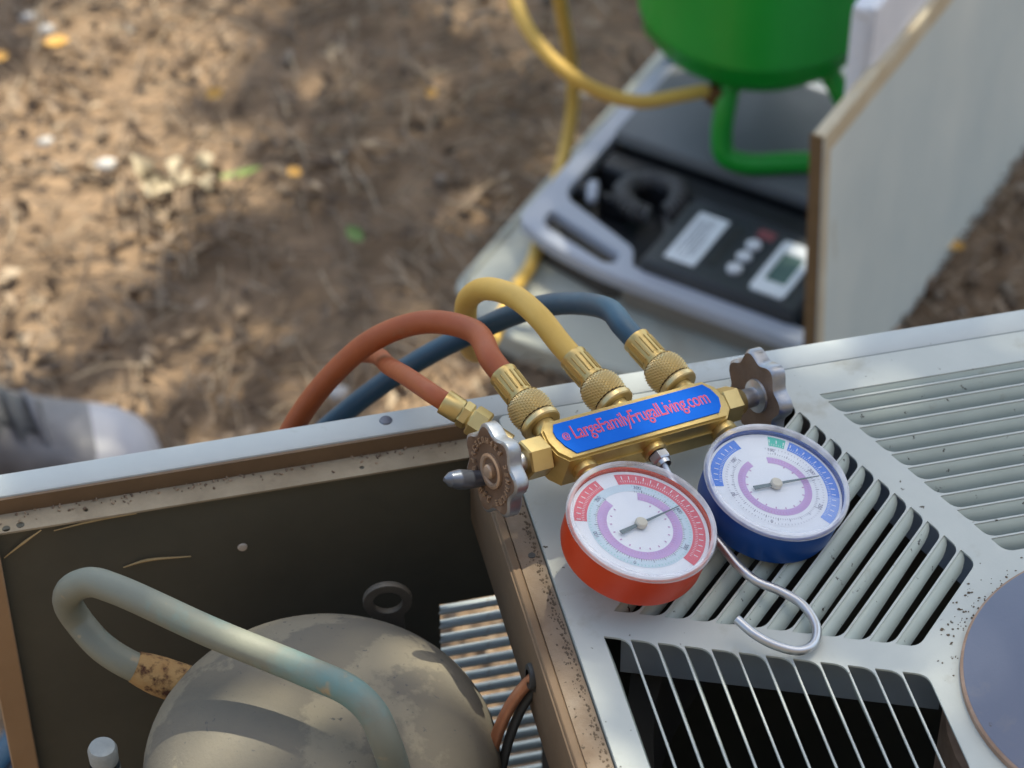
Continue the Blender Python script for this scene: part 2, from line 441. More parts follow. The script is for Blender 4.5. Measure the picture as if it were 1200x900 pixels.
def round_poly(poly, radii, n=5):
    out = []
    m = len(poly)
    for i in range(m):
        p, a, b = Vector(poly[i]), Vector(poly[i - 1]), Vector(poly[(i + 1) % m])
        r = radii[i] if isinstance(radii, (list, tuple)) else radii
        if r <= 0: out.append(tuple(p)); continue
        da, db = (a - p), (b - p)
        l = min(r, da.length * .49, db.length * .49)
        s, e = p + da.normalized() * l, p + db.normalized() * l
        for k in range(n + 1):
            t = k / n
            out.append(tuple(s * (1 - t) ** 2 + p * (2 * t * (1 - t)) + e * t ** 2))
    return out

rnd = random.Random(7)

# ================================================================== SETTING
T = 0.75                                  # height of the unit's top
# ground sheet, gently uneven near the scene
bm = bmesh.new()
g = MB()
xs = [-60, -20, -6] + [-2 + i * .06 for i in range(100)] + [8, 20, 60]
ys = [-60, -20, -6] + [-2 + i * .06 for i in range(110)] + [8, 20, 60]
from mathutils import noise as mnoise
gv = []
for y in ys:
    for x in xs:
        z = 0.0
        if -2 < x < 4 and -2 < y < 4.6:
            z = (mnoise.noise(Vector((x * 3, y * 3, 1))) * .008 + mnoise.noise(Vector((x * 11, y * 11, 4))) * .003) - .008
        gv.append((x, y, z))
nx = len(xs)
g.add(gv, [(j * nx + i, j * nx + i + 1, (j + 1) * nx + i + 1, (j + 1) * nx + i) for j in range(len(ys) - 1) for i in range(nx - 1)])
ground = g.build('ground', M['soil'])
ground['kind'] = 'structure'
bm.free()

# leaf litter, needles, pebbles: nobody could count them
def in_area():
    while True:
        x, y = rnd.uniform(-.25, 1.45), rnd.uniform(1.05, 2.75)
        if x - .0 < (y - 1.0) * .9 + .5: return x, y
lit = MB()
for i in range(5200):
    x, y = in_area()
    dens = mnoise.noise(Vector((x * 4, y * 4, 8)))
    if rnd.random() > .62 + dens: continue
    l = rnd.uniform(.010, .032); w = l * rnd.uniform(.3, .6)
    rot = Euler((rnd.gauss(0, .35), rnd.gauss(0, .35), rnd.uniform(0, 6.28))).to_matrix()
    c = Vector((x, y, rnd.uniform(.001, .010)))
    h = l * rnd.uniform(.05, .3)
    pts = [(-l / 2, 0, 0), (-l * .1, w / 2, h), (l / 2, 0, 0), (-l * .1, -w / 2, h), (0.05 * l, 0, -h * .3)]
    lit.add([rot @ Vector(p) + c for p in pts], [(0, 4, 1), (1, 4, 2), (0, 3, 4), (3, 2, 4)], mi=rnd.choice((0, 0, 0, 1, 1, 1, 2, 3)))
tag(lit.build('leaf_litter', [M['leaf%d' % i] for i in range(4)], smooth=False), 'brown dry leaf litter scattered over the bare ground', 'leaf litter', kind='stuff')
nd = MB()
for i in range(5200):
    x, y = in_area()
    l = rnd.uniform(.03, .085); a = rnd.uniform(0, 6.28); w = rnd.uniform(.0006, .0013)
    d = Vector((math.cos(a), math.sin(a), rnd.gauss(0, .12))) * l / 2
    s = Vector((-math.sin(a), math.cos(a), 0)) * w
    c = Vector((x, y, rnd.uniform(.003, .013))); b = Vector((0, 0, rnd.uniform(0, .006))) + s * rnd.uniform(-6, 6)
    up = Vector((0, 0, w * 1.3))
    vs = [c - d - s, c - d + s, c - d + up, c + b - s, c + b + s, c + b + up, c + d - s, c + d + s, c + d + up]
    nd.add(vs, [(0, 1, 4, 3), (1, 2, 5, 4), (2, 0, 3, 5), (3, 4, 7, 6), (4, 5, 8, 7), (5, 3, 6, 8)], mi=rnd.choice((0, 1, 1, 2, 3)))
tag(nd.build('pine_needles', [M['leaf%d' % i] for i in range(4)], smooth=False), 'dry brown pine needles lying over the ground', 'pine needles', kind='stuff')
pb = MB()
ico = bmesh.new(); bmesh.ops.create_icosphere(ico, subdivisions=1, radius=1); iv = [v.co.copy() for v in ico.verts]; ifc = [[v.index for v in f.verts] for f in ico.faces]; ico.free()
for i in range(2600):
    x, y = in_area()
    right = x > .78
    if not right and rnd.random() > .25: continue
    r = rnd.uniform(.003, .011) * (1.15 if right else .9)
    rot = Euler((rnd.uniform(0, 6), rnd.uniform(0, 6), rnd.uniform(0, 6))).to_matrix()
    sc = (rnd.uniform(.7, 1.3), rnd.uniform(.6, 1), rnd.uniform(.4, .8))
    c = Vector((x, y, r * .15))
    pb.add([rot @ Vector((v.x * sc[0] * r, v.y * sc[1] * r, v.z * sc[2] * r)) + c for v in iv], ifc, mi=rnd.choice((0, 0, 1, 2, 2, 3, 3, 4, 4)))
tag(pb.build('pebbles', [M['stone%d' % i] for i in range(3)] + [M['leaf1'], M['leaf2']]), 'small pebbles and wood chips mixed into the soil', 'pebbles', kind='stuff')

# single leaves one can pick out
def leaf(x, y, l, w, a, m, label, z=.014, group=None, curl=.25, wavy=0):
    mb = MB()
    n = 7
    rot = Euler((rnd.gauss(0, .2), rnd.gauss(0, .15), a)).to_matrix()
    vs, fs = [], []
    for i in range(n):
        t = i / (n - 1)
        hw = w / 2 * math.sin(math.pi * min(1, t * .93 + .06)) ** .8 * (1 + wavy * math.sin(i * 2.4))
        zz = curl * l * (t - .5) ** 2
        for s in (-1, 0, 1):
            vs.append(rot @ Vector(((t - .5) * l, s * hw, zz + abs(s) * hw * .35 + (wavy * .3 * hw * math.cos(i * 3 + s)))))
    for i in range(n - 1):
        for s in range(2): fs.append((i * 3 + s, i * 3 + s + 1, i * 3 + s + 4, i * 3 + s + 3))
    mb.add(vs, fs)
    o = mb.build('fallen_leaf', m)
    o.location = (x, y, z)
    return tag(o, label, 'leaf', group or 'fallen leaves on the ground')
leaf(.221, 2.302, 0.019, 0.017, .4, M['orangeleaf'], 'round orange leaf lying on dark soil between bright patches, left of the hoses')
leaf(.4366, 2.252, 0.016, 0.014, 1.2, M['orangeleaf'], 'small peach orange leaf on the ground just left of the yellow hose loop')
leaf(.277, 2.155, 0.015, 0.014, 2.2, M['orangeleaf'], 'small orange leaf right of the crumpled pale leaf')
leaf(.073, 2.432, 0.026, 0.018, .1, M['orangeleaf'], 'orange leaf lying just below the round white pebble')
leaf(.355, 2.456, .052, .020, -.2, M['yellowleaf'], 'long yellow green leaf at the far edge of the ground')
leaf(.874, 1.893, 0.021, 0.018, .2, M['orangeleaf'], 'yellow orange leaf on pebbly ground right of the upright panel')
leaf(.013, 2.42, 0.018, 0.014, .9, M['orangeleaf'], 'ochre leaf at the left edge of the ground')
leaf(.226, 2.165, .042, .010, .0, M['greenleaf'], 'thin olive leaf lying near the crumpled pale leaf')
leaf(.318, 2.045, .030, .014, 1.9, M['greenleaf'], 'small green leaf on soil above the red hose')
cl = MB()
for k in range(9):
    a = k * 2.4 + .3
    rot = Euler((rnd.gauss(0, .5), rnd.gauss(0, .5), a)).to_matrix()
    l, w = rnd.uniform(.018, .04), rnd.uniform(.012, .022)
    of = Vector((rnd.gauss(0, .014), rnd.gauss(0, .007), rnd.uniform(0, .004)))
    vs, fs = [], []
    for i in range(6):
        t = i / 5
        hw = w / 2 * math.sin(math.pi * min(1, t * .9 + .08)) * (1 + .3 * math.sin(i * 2.6 + k))
        for s in (-1, 0, 1): vs.append(of + rot @ Vector((t * l, s * hw, .010 * math.sin(t * 3) + abs(s) * hw * .5)))
    for i in range(5):
        for s in range(2): fs.append((i * 3 + s, i * 3 + s + 1, i * 3 + s + 4, i * 3 + s + 3))
    cl.add(vs, fs)
o = cl.build('crumpled_leaf', M['paleleaf']); o.location = (.160, 2.165, .013)
tag(o, 'large crumpled pale beige leaf lying on the ground', 'leaf')
def pebble(x, y, r, label):
    mb = MB(); bm2 = bmesh.new(); bmesh.ops.create_icosphere(bm2, subdivisions=2, radius=r)
    mb.add([Vector((v.co.x * (1 + .15 * math.sin(v.co.y * 300)), v.co.y * .85, v.co.z * .6)) for v in bm2.verts], [[v.index for v in f.verts] for f in bm2.faces]); bm2.free()
    o = mb.build('white_pebble', M['paleplaster'], angle=80); o.location = (x, y, .010)
    return tag(o, label, 'pebble', 'white pebbles on the ground')
pebble(.0645, 2.462, .010, 'white pebble directly above the orange leaf')
pebble(.048, 2.489, .009, 'white pebble farthest back at the ground edge')
pebble(.0425, 2.268, .009, 'white pebble in the brightest patch of ground')
pebble(.098, 2.215, .011, 'pale pebble in the bright patch left of the crumpled leaf')
pebble(.262, 1.83, .010, 'white pebble on the ground just above the rail')

# ================================================================== OAK TREE that shades the place (out of view, crown gaps placed to aim sun patches)
tree = thing('oak_tree', 'oak tree whose leaves shade the unit and the ground', 'tree', (2.6, 4.6, 0))
tk = MB()
tk.tube([(2.6, 4.6, -.1), (2.62, 4.58, .6), (2.55, 4.5, 1.6), (2.4, 4.3, 2.6), (2.2, 3.8, 3.4), (2.0, 3.2, 4.0)], [.30, .22, .19, .16, .12, .07], n=14)
tk.tube([(2.4, 4.3, 2.6), (2.9, 4.5, 3.4), (3.2, 4.8, 4.2)], [.12, .08, .04], n=10)
tk.tube([(2.2, 3.8, 3.4), (1.5, 3.6, 3.9), (.9, 3.3, 4.2)], [.08, .05, .02], n=8)
tk.build('trunk', M['bark'], tree)
CEN = Vector((.55, 1.62, .3))
crown_c = CEN + SUN_DIR * 4.2
e1 = SUN_DIR.orthogonal().normalized(); e2 = SUN_DIR.cross(e1)
GAPS = [((.055, 2.20, 0), .12), ((.125, 2.20, 0), .07), ((.0, 2.13, 0), .07), ((.15, 2.42, 0), .075), ((.04, 1.92, 0), .05), ((.32, 1.62, 0), .15), ((.36, 1.70, 0), .08), ((.20, 1.60, 0), .07), ((.35, 1.82, 0), .03),
        ((.74, 1.78, .22), -.02), ((.92, 1.96, .22), -.02), ((.71, 1.73, .30), -.02), ((.050, .85, .71), -.006), ((.78, 2.3, 0), .05), ((.0, 2.35, 0), .03)]
cw = MB()
for i in range(9500):
    a, rr = rnd.uniform(0, 6.283), 1.55 * math.sqrt(rnd.random())
    p = crown_c + e1 * (rr * math.cos(a)) + e2 * (rr * math.sin(a)) + SUN_DIR * rnd.uniform(-.45, .45)
    l = rnd.uniform(.07, .13); w = l * rnd.uniform(.45, .6)
    skip = False
    for (gp, gr) in GAPS:
        d = p - Vector(gp)
        if (d - SUN_DIR * d.dot(SUN_DIR)).length < gr + l * .42: skip = True; break
    if skip: continue
    rot = Euler((rnd.gauss(0, .6), rnd.gauss(0, .6), rnd.uniform(0, 6.28))).to_matrix()
    pts = [(-l / 2, 0, 0), (-l * .1, w / 2, l * .06), (l * .25, w * .35, l * .05), (l / 2, 0, -.01), (l * .25, -w * .35, l * .05), (-l * .1, -w / 2, l * .06)]
    cw.add([rot @ Vector(q) + p for q in pts], [(0, 1, 2, 3), (0, 3, 4, 5)])
cr_o = cw.build('crown', M['tree_leaf'], tree, smooth=False)
cr_o['kind'] = 'stuff'

# plain unseen wall added behind the viewer to darken the slats and bay
hw = MB()
hw.box((.8, -1.3, 1.6), (9, .2, 3.3))
tag(hw.build('house_wall', M['housewall'], smooth=False), 'plain brown plastered house wall facing the air conditioner unit', 'wall')

# ================================================================== CONDENSER UNIT
HX, HY = .468, .749
unit = thing('condenser_unit', 'old pale grey outdoor air conditioner unit with open compressor bay and louvred top', 'air conditioner', (.35, .75, 0))
b = MB()
b.box((.345, .75, .045), (.76, .52, .02), bevel=.003)
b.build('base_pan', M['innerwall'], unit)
# rear wall with louvre opening at x .187-.262, z .36-.632
b = MB()
for x0, x1, z0, z1 in ((-.034, .187, .056, .739), (.262, .725, .056, .739), (.187, .262, .632, .739), (.187, .262, .056, .36)):
    b.box(((x0 + x1) / 2, .983, (z0 + z1) / 2), (x1 - x0, .0025, z1 - z0))
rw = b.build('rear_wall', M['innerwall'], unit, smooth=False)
z = .624
sl = MB(); sl.box((0, 0, 0), (.077, .0042, .0090), rot=Euler((R(52), 0, 0)).to_matrix(), bevel=.0012)
slm = sl.mesh('slat', M['louvre'])
while z > .37:
    o = link('slat', slm, rw); o.location = Vector((.2245, .985, z)) - origin_of(unit); z -= .0112
# rear rail, with rolled front lip on the left
b = MB()
b.box((.345, 1.0022, .7395), (.78, .0166, .021), bevel=.0022, seg=2)
b.build('rear_rail', M['rail'], unit)
b = MB()
b.box((.088, .9932, .7425), (.236, .0016, .0125))
b.build('rail_lip', M['brownface'], unit)
# dirty flange below the rail, with two screw holes at its left end
def circ(cx, cy, r, n=12): return [(cx + r * math.cos(2 * math.pi * k / n), cy + r * math.sin(2 * math.pi * k / n)) for k in range(n)]
me = curve_plate('dirty_flange', [(-.0345, .9795), (.206, .9785), (.206, .9930), (-.0345, .9930)], [circ(-.0275, .9822, .0021), circ(-.0205, .9832, .0021), circ(.012, .986, .0012), circ(.21 - .06, .984, .0013)], .0006)
me.materials.append(M['dirtyflange'])
o = link('dirty_flange', me, unit); o.location = Vector((0, 0, .7385)) - origin_of(unit)
# small ridges of dirt on the flange
dm = MB()
for k in range(120):
    x = rnd.uniform(-.033, .2); y = .9925 - abs(rnd.gauss(0, .0030))
    if y < .9805: continue
    r = rnd.uniform(.0003, .0009)
    rot = Euler((rnd.uniform(0, 6), rnd.uniform(0, 6), rnd.uniform(0, 6))).to_matrix()
    dm.add([rot @ Vector((v.x * r * 1.6, v.y * r, v.z * r * .7)) + Vector((x, y, .7395)) for v in iv], ifc, mi=rnd.choice((0, 1)))
o = dm.build('dirt_crumbs', [M['leaf1'], M['leaf2']], unit); o['kind'] = 'stuff'
# corner post
b = MB()
b.box((-.0395, .9765, .40), (.0135, .0022, .676), bevel=.0008)
b.box((-.0342, .982, .40), (.003, .013, .676), bevel=.0006)
b.build('corner_post', M['post'], unit)
# divider: skirt, seam and rusty top strip
b = MB()
b.box((.2052, .745, .7215), (.0030, .466, .051), bevel=.0012, seg=2)
b.box((.2072, .745, .7474), (.0045, .466, .0022), bevel=.0008)
b.build('divider_skirt', M['brownface'], unit)
b = MB()
b.box((.2158, .745, .7462), (.0118, .468, .0018))
b.build('divider_flange', M['rusty'], unit)
dm = MB()
for k in range(420):
    y = rnd.uniform(.70, .955); x = .2205 - abs(rnd.gauss(0, .0022))
    if x < .2110: continue
    r = rnd.uniform(.0002, .0007)
    dm.add([Vector((v.x * r, v.y * r * 1.5, v.z * r * .6)) + Vector((x, y, .7471)) for v in iv], ifc)
o = dm.build('rust_flakes', M['bark'], unit); o['kind'] = 'stuff'
b = MB(); b.lathe([(0, .0003), (.0018, .0003), (.0018, 0)], (.2166, .897, .7472), n=14); b.build('screw_hole', M['blackwire'], unit)
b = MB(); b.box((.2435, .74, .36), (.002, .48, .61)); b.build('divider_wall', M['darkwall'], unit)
# other outer walls
b = MB(); b.box((.7235, .745, .39), (.002, .49, .69)); b.build('side_wall', M['louvre'], unit)
b = MB(); b.box((.345, .5005, .395), (.756, .002, .69)); b.build('front_wall', M['louvre'], unit)  # unseen; carried across the bay as well to darken its inside

# top cover: eight louvred sectors round the fan hub
SECT = {90: [.0952 + .0111 * k for k in range(12)] + [.2235], 135: [.0980 + .01105 * k for k in range(13)], 180: [.0934 + .0116 * k for k in range(13)]}
SECT[0] = SECT[180]; SECT[45] = SECT[135]; SECT[225] = SECT[135]; SECT[315] = SECT[135]; SECT[270] = SECT[90]
HW = .0082
t225 = math.tan(R(22.5)); c225 = math.cos(R(22.5))
holes = []
def to_xy(ang, s, t):
    """s: distance outward from hub along the sector axis, t: sideways, clockwise positive"""
    a = R(ang)
    return (HX + s * math.cos(a) + t * math.sin(a), HY + s * math.sin(a) - t * math.cos(a))
BAR = .0011
slots = []
for ang, edges in SECT.items():
    for r0, r1 in zip(edges, edges[1:]):
        ro = r1 - (BAR if ang in (90, 135) else .0008)
        h0 = r0 * t225 - HW / c225; h1 = ro * t225 - HW / c225
        poly = [to_xy(ang, r0, -h0), to_xy(ang, r0, h0), to_xy(ang, ro, h1), to_xy(ang, ro, -h1)]
        holes.append(round_poly(poly, [.0075, .0075, .0008, .0008]))
        slots.append((ang, r0, ro, h0, h1))
x0, x1, y0, y1 = .2224, .7136, .5045, .9931
outer = round_poly([(x0, y0), (x1, y0), (x1, y1), (x0, y1)], .004)
me = curve_plate('top_cover', outer, holes, .0006)
me.materials.append(M['paint'])
cover = link('top_cover', me, unit)
cover.location = Vector((0, 0, T - .0006)) - origin_of(unit)
b = MB()
b.box((.2230, .749, .7440), (.0012, .486, .0105)); b.box((.7130, .749, .744), (.0012, .486, .0105)); b.box((.468, .5051, .744), (.488, .0012, .0105))
b.build('cover_side', M['paint'], unit)
OFF = origin_of(unit) + cover.location
for ang, r0, ro, h0, h1 in slots:
    mb = MB()
    prof = [(-.0002, 0), (.0006, -.0018), (.0015, -.0046), (.0025, -.0078), (.0032, -.0102)]
    if ang in (135,): prof = [(-.0004, 0), (.0018, -.0012), (.0034, -.0028), (.0043, -.0043), (.0048, -.0056)]
    if ang in (90,): prof = [(-.0004, 0), (.0018, -.0016), (.0034, -.0044), (.0046, -.0080), (.0052, -.0105)]
    th = .0006
    jit, twist = rnd.uniform(.84, 1.14), rnd.gauss(0, .0005)
    vs = []
    for j, (ds, dz) in enumerate(prof):
        e = (j / (len(prof) - 1))
        hl = h1 + .0008 - e * .003; hr = h1 + .0008 - e ** 1.5 * .0095
        for off in (0, th):
            for tt in (-hl, hr):
                x, y = to_xy(ang, ro - ds * (1 + (jit - 1) * .6) + twist * e * tt / max(hl, 1e-6) + (th * .8 if off else 0), tt)
                vs.append((x, y, T - .0004 + dz * jit - off * .4))
    fs = []
    for j in range(len(prof) - 1):
        a, c = j * 4, j * 4 + 4
        fs += [(a, a + 1, c + 1, c), (a + 2, c + 2, c + 3, a + 3), (a, c, c + 2, a + 2), (a + 1, a + 3, c + 3, c + 1)]
    L = (len(prof) - 1) * 4
    fs += [(0, 2, 3, 1), (L, L + 1, L + 3, L + 2)]
    mb.add([Vector(v) for v in vs], fs)
    o = mb.build('slat', M['slat'], None, angle=60)
    o.data.transform(Matrix.Translation(-OFF)); o.parent = cover
# hub plate, slightly proud, with rusty rim
b = MB(); b.lathe([(.0835, 0), (.0835, .0030), (.0822, .0038)], (HX, HY, T + .0002), n=96); b.build('hub_rim', M['rust'], unit)
b = MB(); b.lathe([(.0822, .0038), (.0815, .0042), (0, .0042)], (HX, HY, T + .0002), n=96); b.build('hub_plate', M['hubcap'], unit)
# chipped paint specks between the grille tip and the hub
ch = MB()
for k in range(75):
    a = R(rnd.gauss(133, 17)); rr = rnd.choice((rnd.uniform(.084, .097), rnd.uniform(.084, .089)))
    r = abs(rnd.gauss(0, .00025)) + .00015
    a2 = rnd.uniform(0, 6.28)
    pts = [(r * rnd.uniform(.6, 1.8) * math.cos(a2 + q * 1.05), r * rnd.uniform(.6, 1.4) * math.sin(a2 + q * 1.05)) for q in range(6)]
    cx_, cy_ = HX + rr * math.cos(a), HY + rr * math.sin(a)
    ch.prism([(cx_ + x, cy_ + y) for x, y in pts], T + .0001, T + .0003)
o = ch.build('paint_chips', M['bark'], unit, smooth=False); o['kind'] = 'stuff'
b = MB(); b.lathe([(0, .0007), (.0030, .0006), (.0034, 0)], (.1665, 1.0035, .7500), n=16); b.build('screw_head', M['lug2'], unit)
# radial braces under the spokes, fan shroud ring and motor
for k in range(8):
    a = R(22.5 + 45 * k)
    b = MB()
    d = Vector((math.cos(a), math.sin(a), 0)); nrm = Vector((-d.y, d.x, 0))
    rot = Matrix((d, nrm, Vector((0, 0, 1)))).transposed()
    b.box(Vector((HX, HY, .7335)) + d * .165, (.150, .0016, .030), rot=rot)
    b.build('spoke_brace', M['slate'], unit)
b = MB()
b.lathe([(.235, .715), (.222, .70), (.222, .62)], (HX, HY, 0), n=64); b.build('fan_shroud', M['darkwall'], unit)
b = MB(); b.lathe([(0, .735), (.070, .735), (.088, .725), (.088, .60), (0, .60)], (HX, HY, 0), n=40); b.build('fan_motor', M['rust'], unit)

# screw and pine straw caught in the bay
b = MB(); b.lathe([(0, .0012), (.0022, .0008), (.0026, 0)], (.0865, .9817, .6995), axis=(0, -1, 0), n=14); b.build('screw_head', M['sawcut'], unit)
def straw(pts, label, r=.0006):
    b = MB(); b.tube(pts, [r * .4] + [r] * (len(pts) - 2) + [r * .4], n=6, sub=4)
    o = b.build('straw', M['straw']); c = Vector(pts[0]); o.data.transform(Matrix.Translation(-c)); o.location = c
    return tag(o, label, 'straw', 'dry straws in the bay')
straw([(-.005, .9800, .7345), (.015, .9800, .7368), (.036, .9797, .7372)], 'long dry straw caught along the top of the bay wall')
straw([(-.031, .9800, .7215), (-.02, .9795, .7305), (-.011, .9790, .7372)], 'slanting dry straw caught in the corner beside the post', .0007)
straw([(.026, .9805, .7005), (.038, .9798, .7035), (.060, .9803, .7005)], 'short curved straw stuck on the bay wall above the pipe', .0008)

# ================================================================== COMPRESSOR
comp = thing('compressor', 'grey domed compressor shell with dusty stained top inside the open bay', 'compressor', (.103, .855, .056))
b = MB()
prof = []
for k in range(19):
    t = math.pi / 2 * k / 18
    prof.append((.0862 * math.cos(t) ** .80 if k < 18 else 0, .668 + .054 * math.sin(t) ** .95))
prof = [(0, .07), (.0862, .07), (.0862, .60)] + prof
b.lathe(prof, (.103, .855, 0), n=72)
b.build('shell', M['shell'], comp)
b = MB()
b.tube([(0.0339, 0.9137, 0.6900), (0.0202, 0.9185, 0.6970), (0.0086, 0.9286, 0.7020), (-0.0000, 0.9408, 0.7090), (-0.0038, 0.9421, 0.7220), (-0.0008, 0.9381, 0.7350), (0.0081, 0.9328, 0.7430), (0.0193, 0.9206, 0.7480), (0.0601, 0.8789, 0.7510), (0.0984, 0.8453, 0.7510), (0.1160, 0.8292, 0.7500), (0.1234, 0.8193, 0.7450), (0.1270, 0.8116, 0.7350), (0.1308, 0.8098, 0.7150), (0.1341, 0.8145, 0.6900)], .0073, n=20, sub=10)
b.build('discharge_pipe', M['pipe'], comp)
b = MB()
b.tube([(0.0476, 0.9089, 0.684), (0.0339, 0.9137, 0.69), (0.027, 0.9161, 0.6935), (0.0229, 0.9175, 0.6956)], [.0100, .0098, .0088, .0078], n=18, sub=5)
b.build('pipe_joint', M['rustjoint'], comp)
b = MB()
ring = []
out = [(.0125 * math.cos(R(a)), .0125 * math.sin(R(a))) for a in range(-50, 231, 14)]
pl = out + [(-.0105, -.030), (.0085, -.030)]
me = curve_plate('lifting_lug', pl, [circ(0, 0, .0074, 20)], .0014, .0004)
me.materials.append(M['lug'])
o = link('lifting_lug', me, comp); o.rotation_euler = (R(90), 0, R(-8)); o.location = Vector((.1525, .940, .687)) - comp.location

# service valve with pale cap
sv = thing('service_valve', 'small pale capped service valve standing left of the compressor', 'valve', (.0014, .8788, .056))
b = MB(); b.lathe([(0, .056), (.0062, .056), (.0062, .664), (.0074, .666), (.0074, .673)], (.0014, .8788, 0), n=24); b.build('stem', M['whitecap'], sv)
b = MB(); b.lathe([(.0058, .673), (.0058, .6765)], (.0014, .8788, 0), n=24); b.build('thread', M['blackwire'], sv)
b = MB(); b.lathe([(.0070, .6765), (.0072, .684), (.0062, .6862), (0, .6868)], (.0014, .8788, 0), n=24); b.build('cap', M['whitecap'], sv)

# copper tube and wire through the divider
ct = thing('copper_tube', 'thin copper tube curving down from a hole in the brown divider', 'tube', (.207, .8412, .7253))
b = MB(); b.tube([(.215, .8412, .7262), (.2062, .8412, .7250), (0.2018, 0.8437, 0.7180), (0.1943, 0.8437, 0.7060), (0.1874, 0.8413, 0.6920), (0.1826, 0.8389, 0.6760), (0.1793, 0.8385, 0.6550), (0.1780, 0.8379, 0.6300)], .0030, n=14); b.build('tube', M['copper'], ct)
b = MB(); b.lathe([(.0036, -.001), (.0062, -.001), (.0066, .0006), (.0060, .0020), (.0036, .0022)], (.2033, .8412, .7250), axis=(-1, 0, .1), n=20); b.build('grommet', M['blackwire'], ct)
wr = MB(); wr.tube([(.215, .8362, .7235), (.2055, .8365, .7222), (0.2050, 0.8431, 0.7130), (0.1992, 0.8433, 0.7020), (0.1931, 0.8407, 0.6880), (0.1887, 0.8382, 0.6720), (0.1860, 0.8384, 0.6500)], .0024, n=10)
o = wr.build('black_wire', M['blackwire']); c = Vector((.205, .8365, .722)); o.data.transform(Matrix.Translation(-c)); o.location = c
tag(o, 'black wire running down beside the copper tube', 'wire')

# ================================================================== MANIFOLD GAUGE SET
MO = Vector((.2993, .8786, .7848))
MU = Vector((.9357, .3045, -.1784)).normalized(); MN = Vector((.2179, -.1010, .9707)); MN = (MN - MU * MN.dot(MU)).normalized(); MV = MN.cross(MU)
MF = Matrix(((MU.x, MV.x, MN.x, MO.x), (MU.y, MV.y, MN.y, MO.y), (MU.z, MV.z, MN.z, MO.z), (0, 0, 0, 1)))
def W(u, v, w): return MF @ Vector((u, v, w))
man = thing('manifold_gauge_set', 'brass refrigerant manifold with blue label, red gauge and blue gauge on the unit top', 'gauge set')
man.matrix_world = MF
def mpart(mb, name, mats, parent=man, **k): return mb.build(name, mats, parent, world=False, **k)
WB = -.013
b = MB()
body = [(-.0515, .0455), (.041, .0455), (.0455, .0505), (.0468, .0575), (.0455, .0650), (.041, .0705), (-.0520, .0705), (-.0556, .0665), (-.0568, .0585), (-.0556, .0510)]
bmx = bmesh.new()
b.prism(body, -.0225, -.0052)
b.prism([(x * .985 - .0001, (y - .058) * .94 + .058) for x, y in body], -.0053, -.0036)
b.box((-.004, .0452, -.0135), (.085, .0012, .0022))
bmx.free()
bo = mpart(b, 'valve_block', M['brass'], angle=30)
b = MB()
lab = [(-.0467, .0478), (.0374, .0489), (.0405, .0520), (.0428, .0575), (.0418, .0635), (.0392, .0677), (-.0486, .0673), (-.0510, .0635), (-.0515, .0597), (-.0500, .0535)]
b.prism(lab, -.0037, -.0030)
lp = mpart(b, 'label_plate', M['blueLabel'], smooth=False)
def text_mesh(s, size, xs_=1.0, ys_=1.0, shear=0.0, extrude=0.0, offset=0.0):
    cu = bpy.data.curves.new('text', 'FONT'); cu.body = s; cu.size = size; cu.align_x = 'CENTER'; cu.shear = shear; cu.extrude = extrude; cu.offset = offset; cu.resolution_u = 3
    cu.space_character = .93
    ob = bpy.data.objects.new('text', cu); COL.objects.link(ob)
    me = bpy.data.meshes.new_from_object(ob.evaluated_get(bpy.context.evaluated_depsgraph_get()))
    bpy.data.objects.remove(ob); bpy.data.curves.remove(cu)
    me.transform(Matrix.Diagonal((xs_, ys_, 1, 1)))
    return me
for m_, dz, dx, off in (('printlilac', -.00292, .00022, .00004), ('printred', -.00286, 0, .00002)):
    for t_, sz, sx, sy, cx, cy in (('@', .0046, .95, 1.1, -.0468, .0572), ('LargeFamilyFrugalLiving.com', .0076, 1.0, 1.60, -.0030, .0557)):
        me = text_mesh(t_, sz, sx, sy, .12, 0.0, off)
        me.materials.append(M[m_])
        o = link('lettering', me, lp); o.location = (cx + dx, cy, dz)

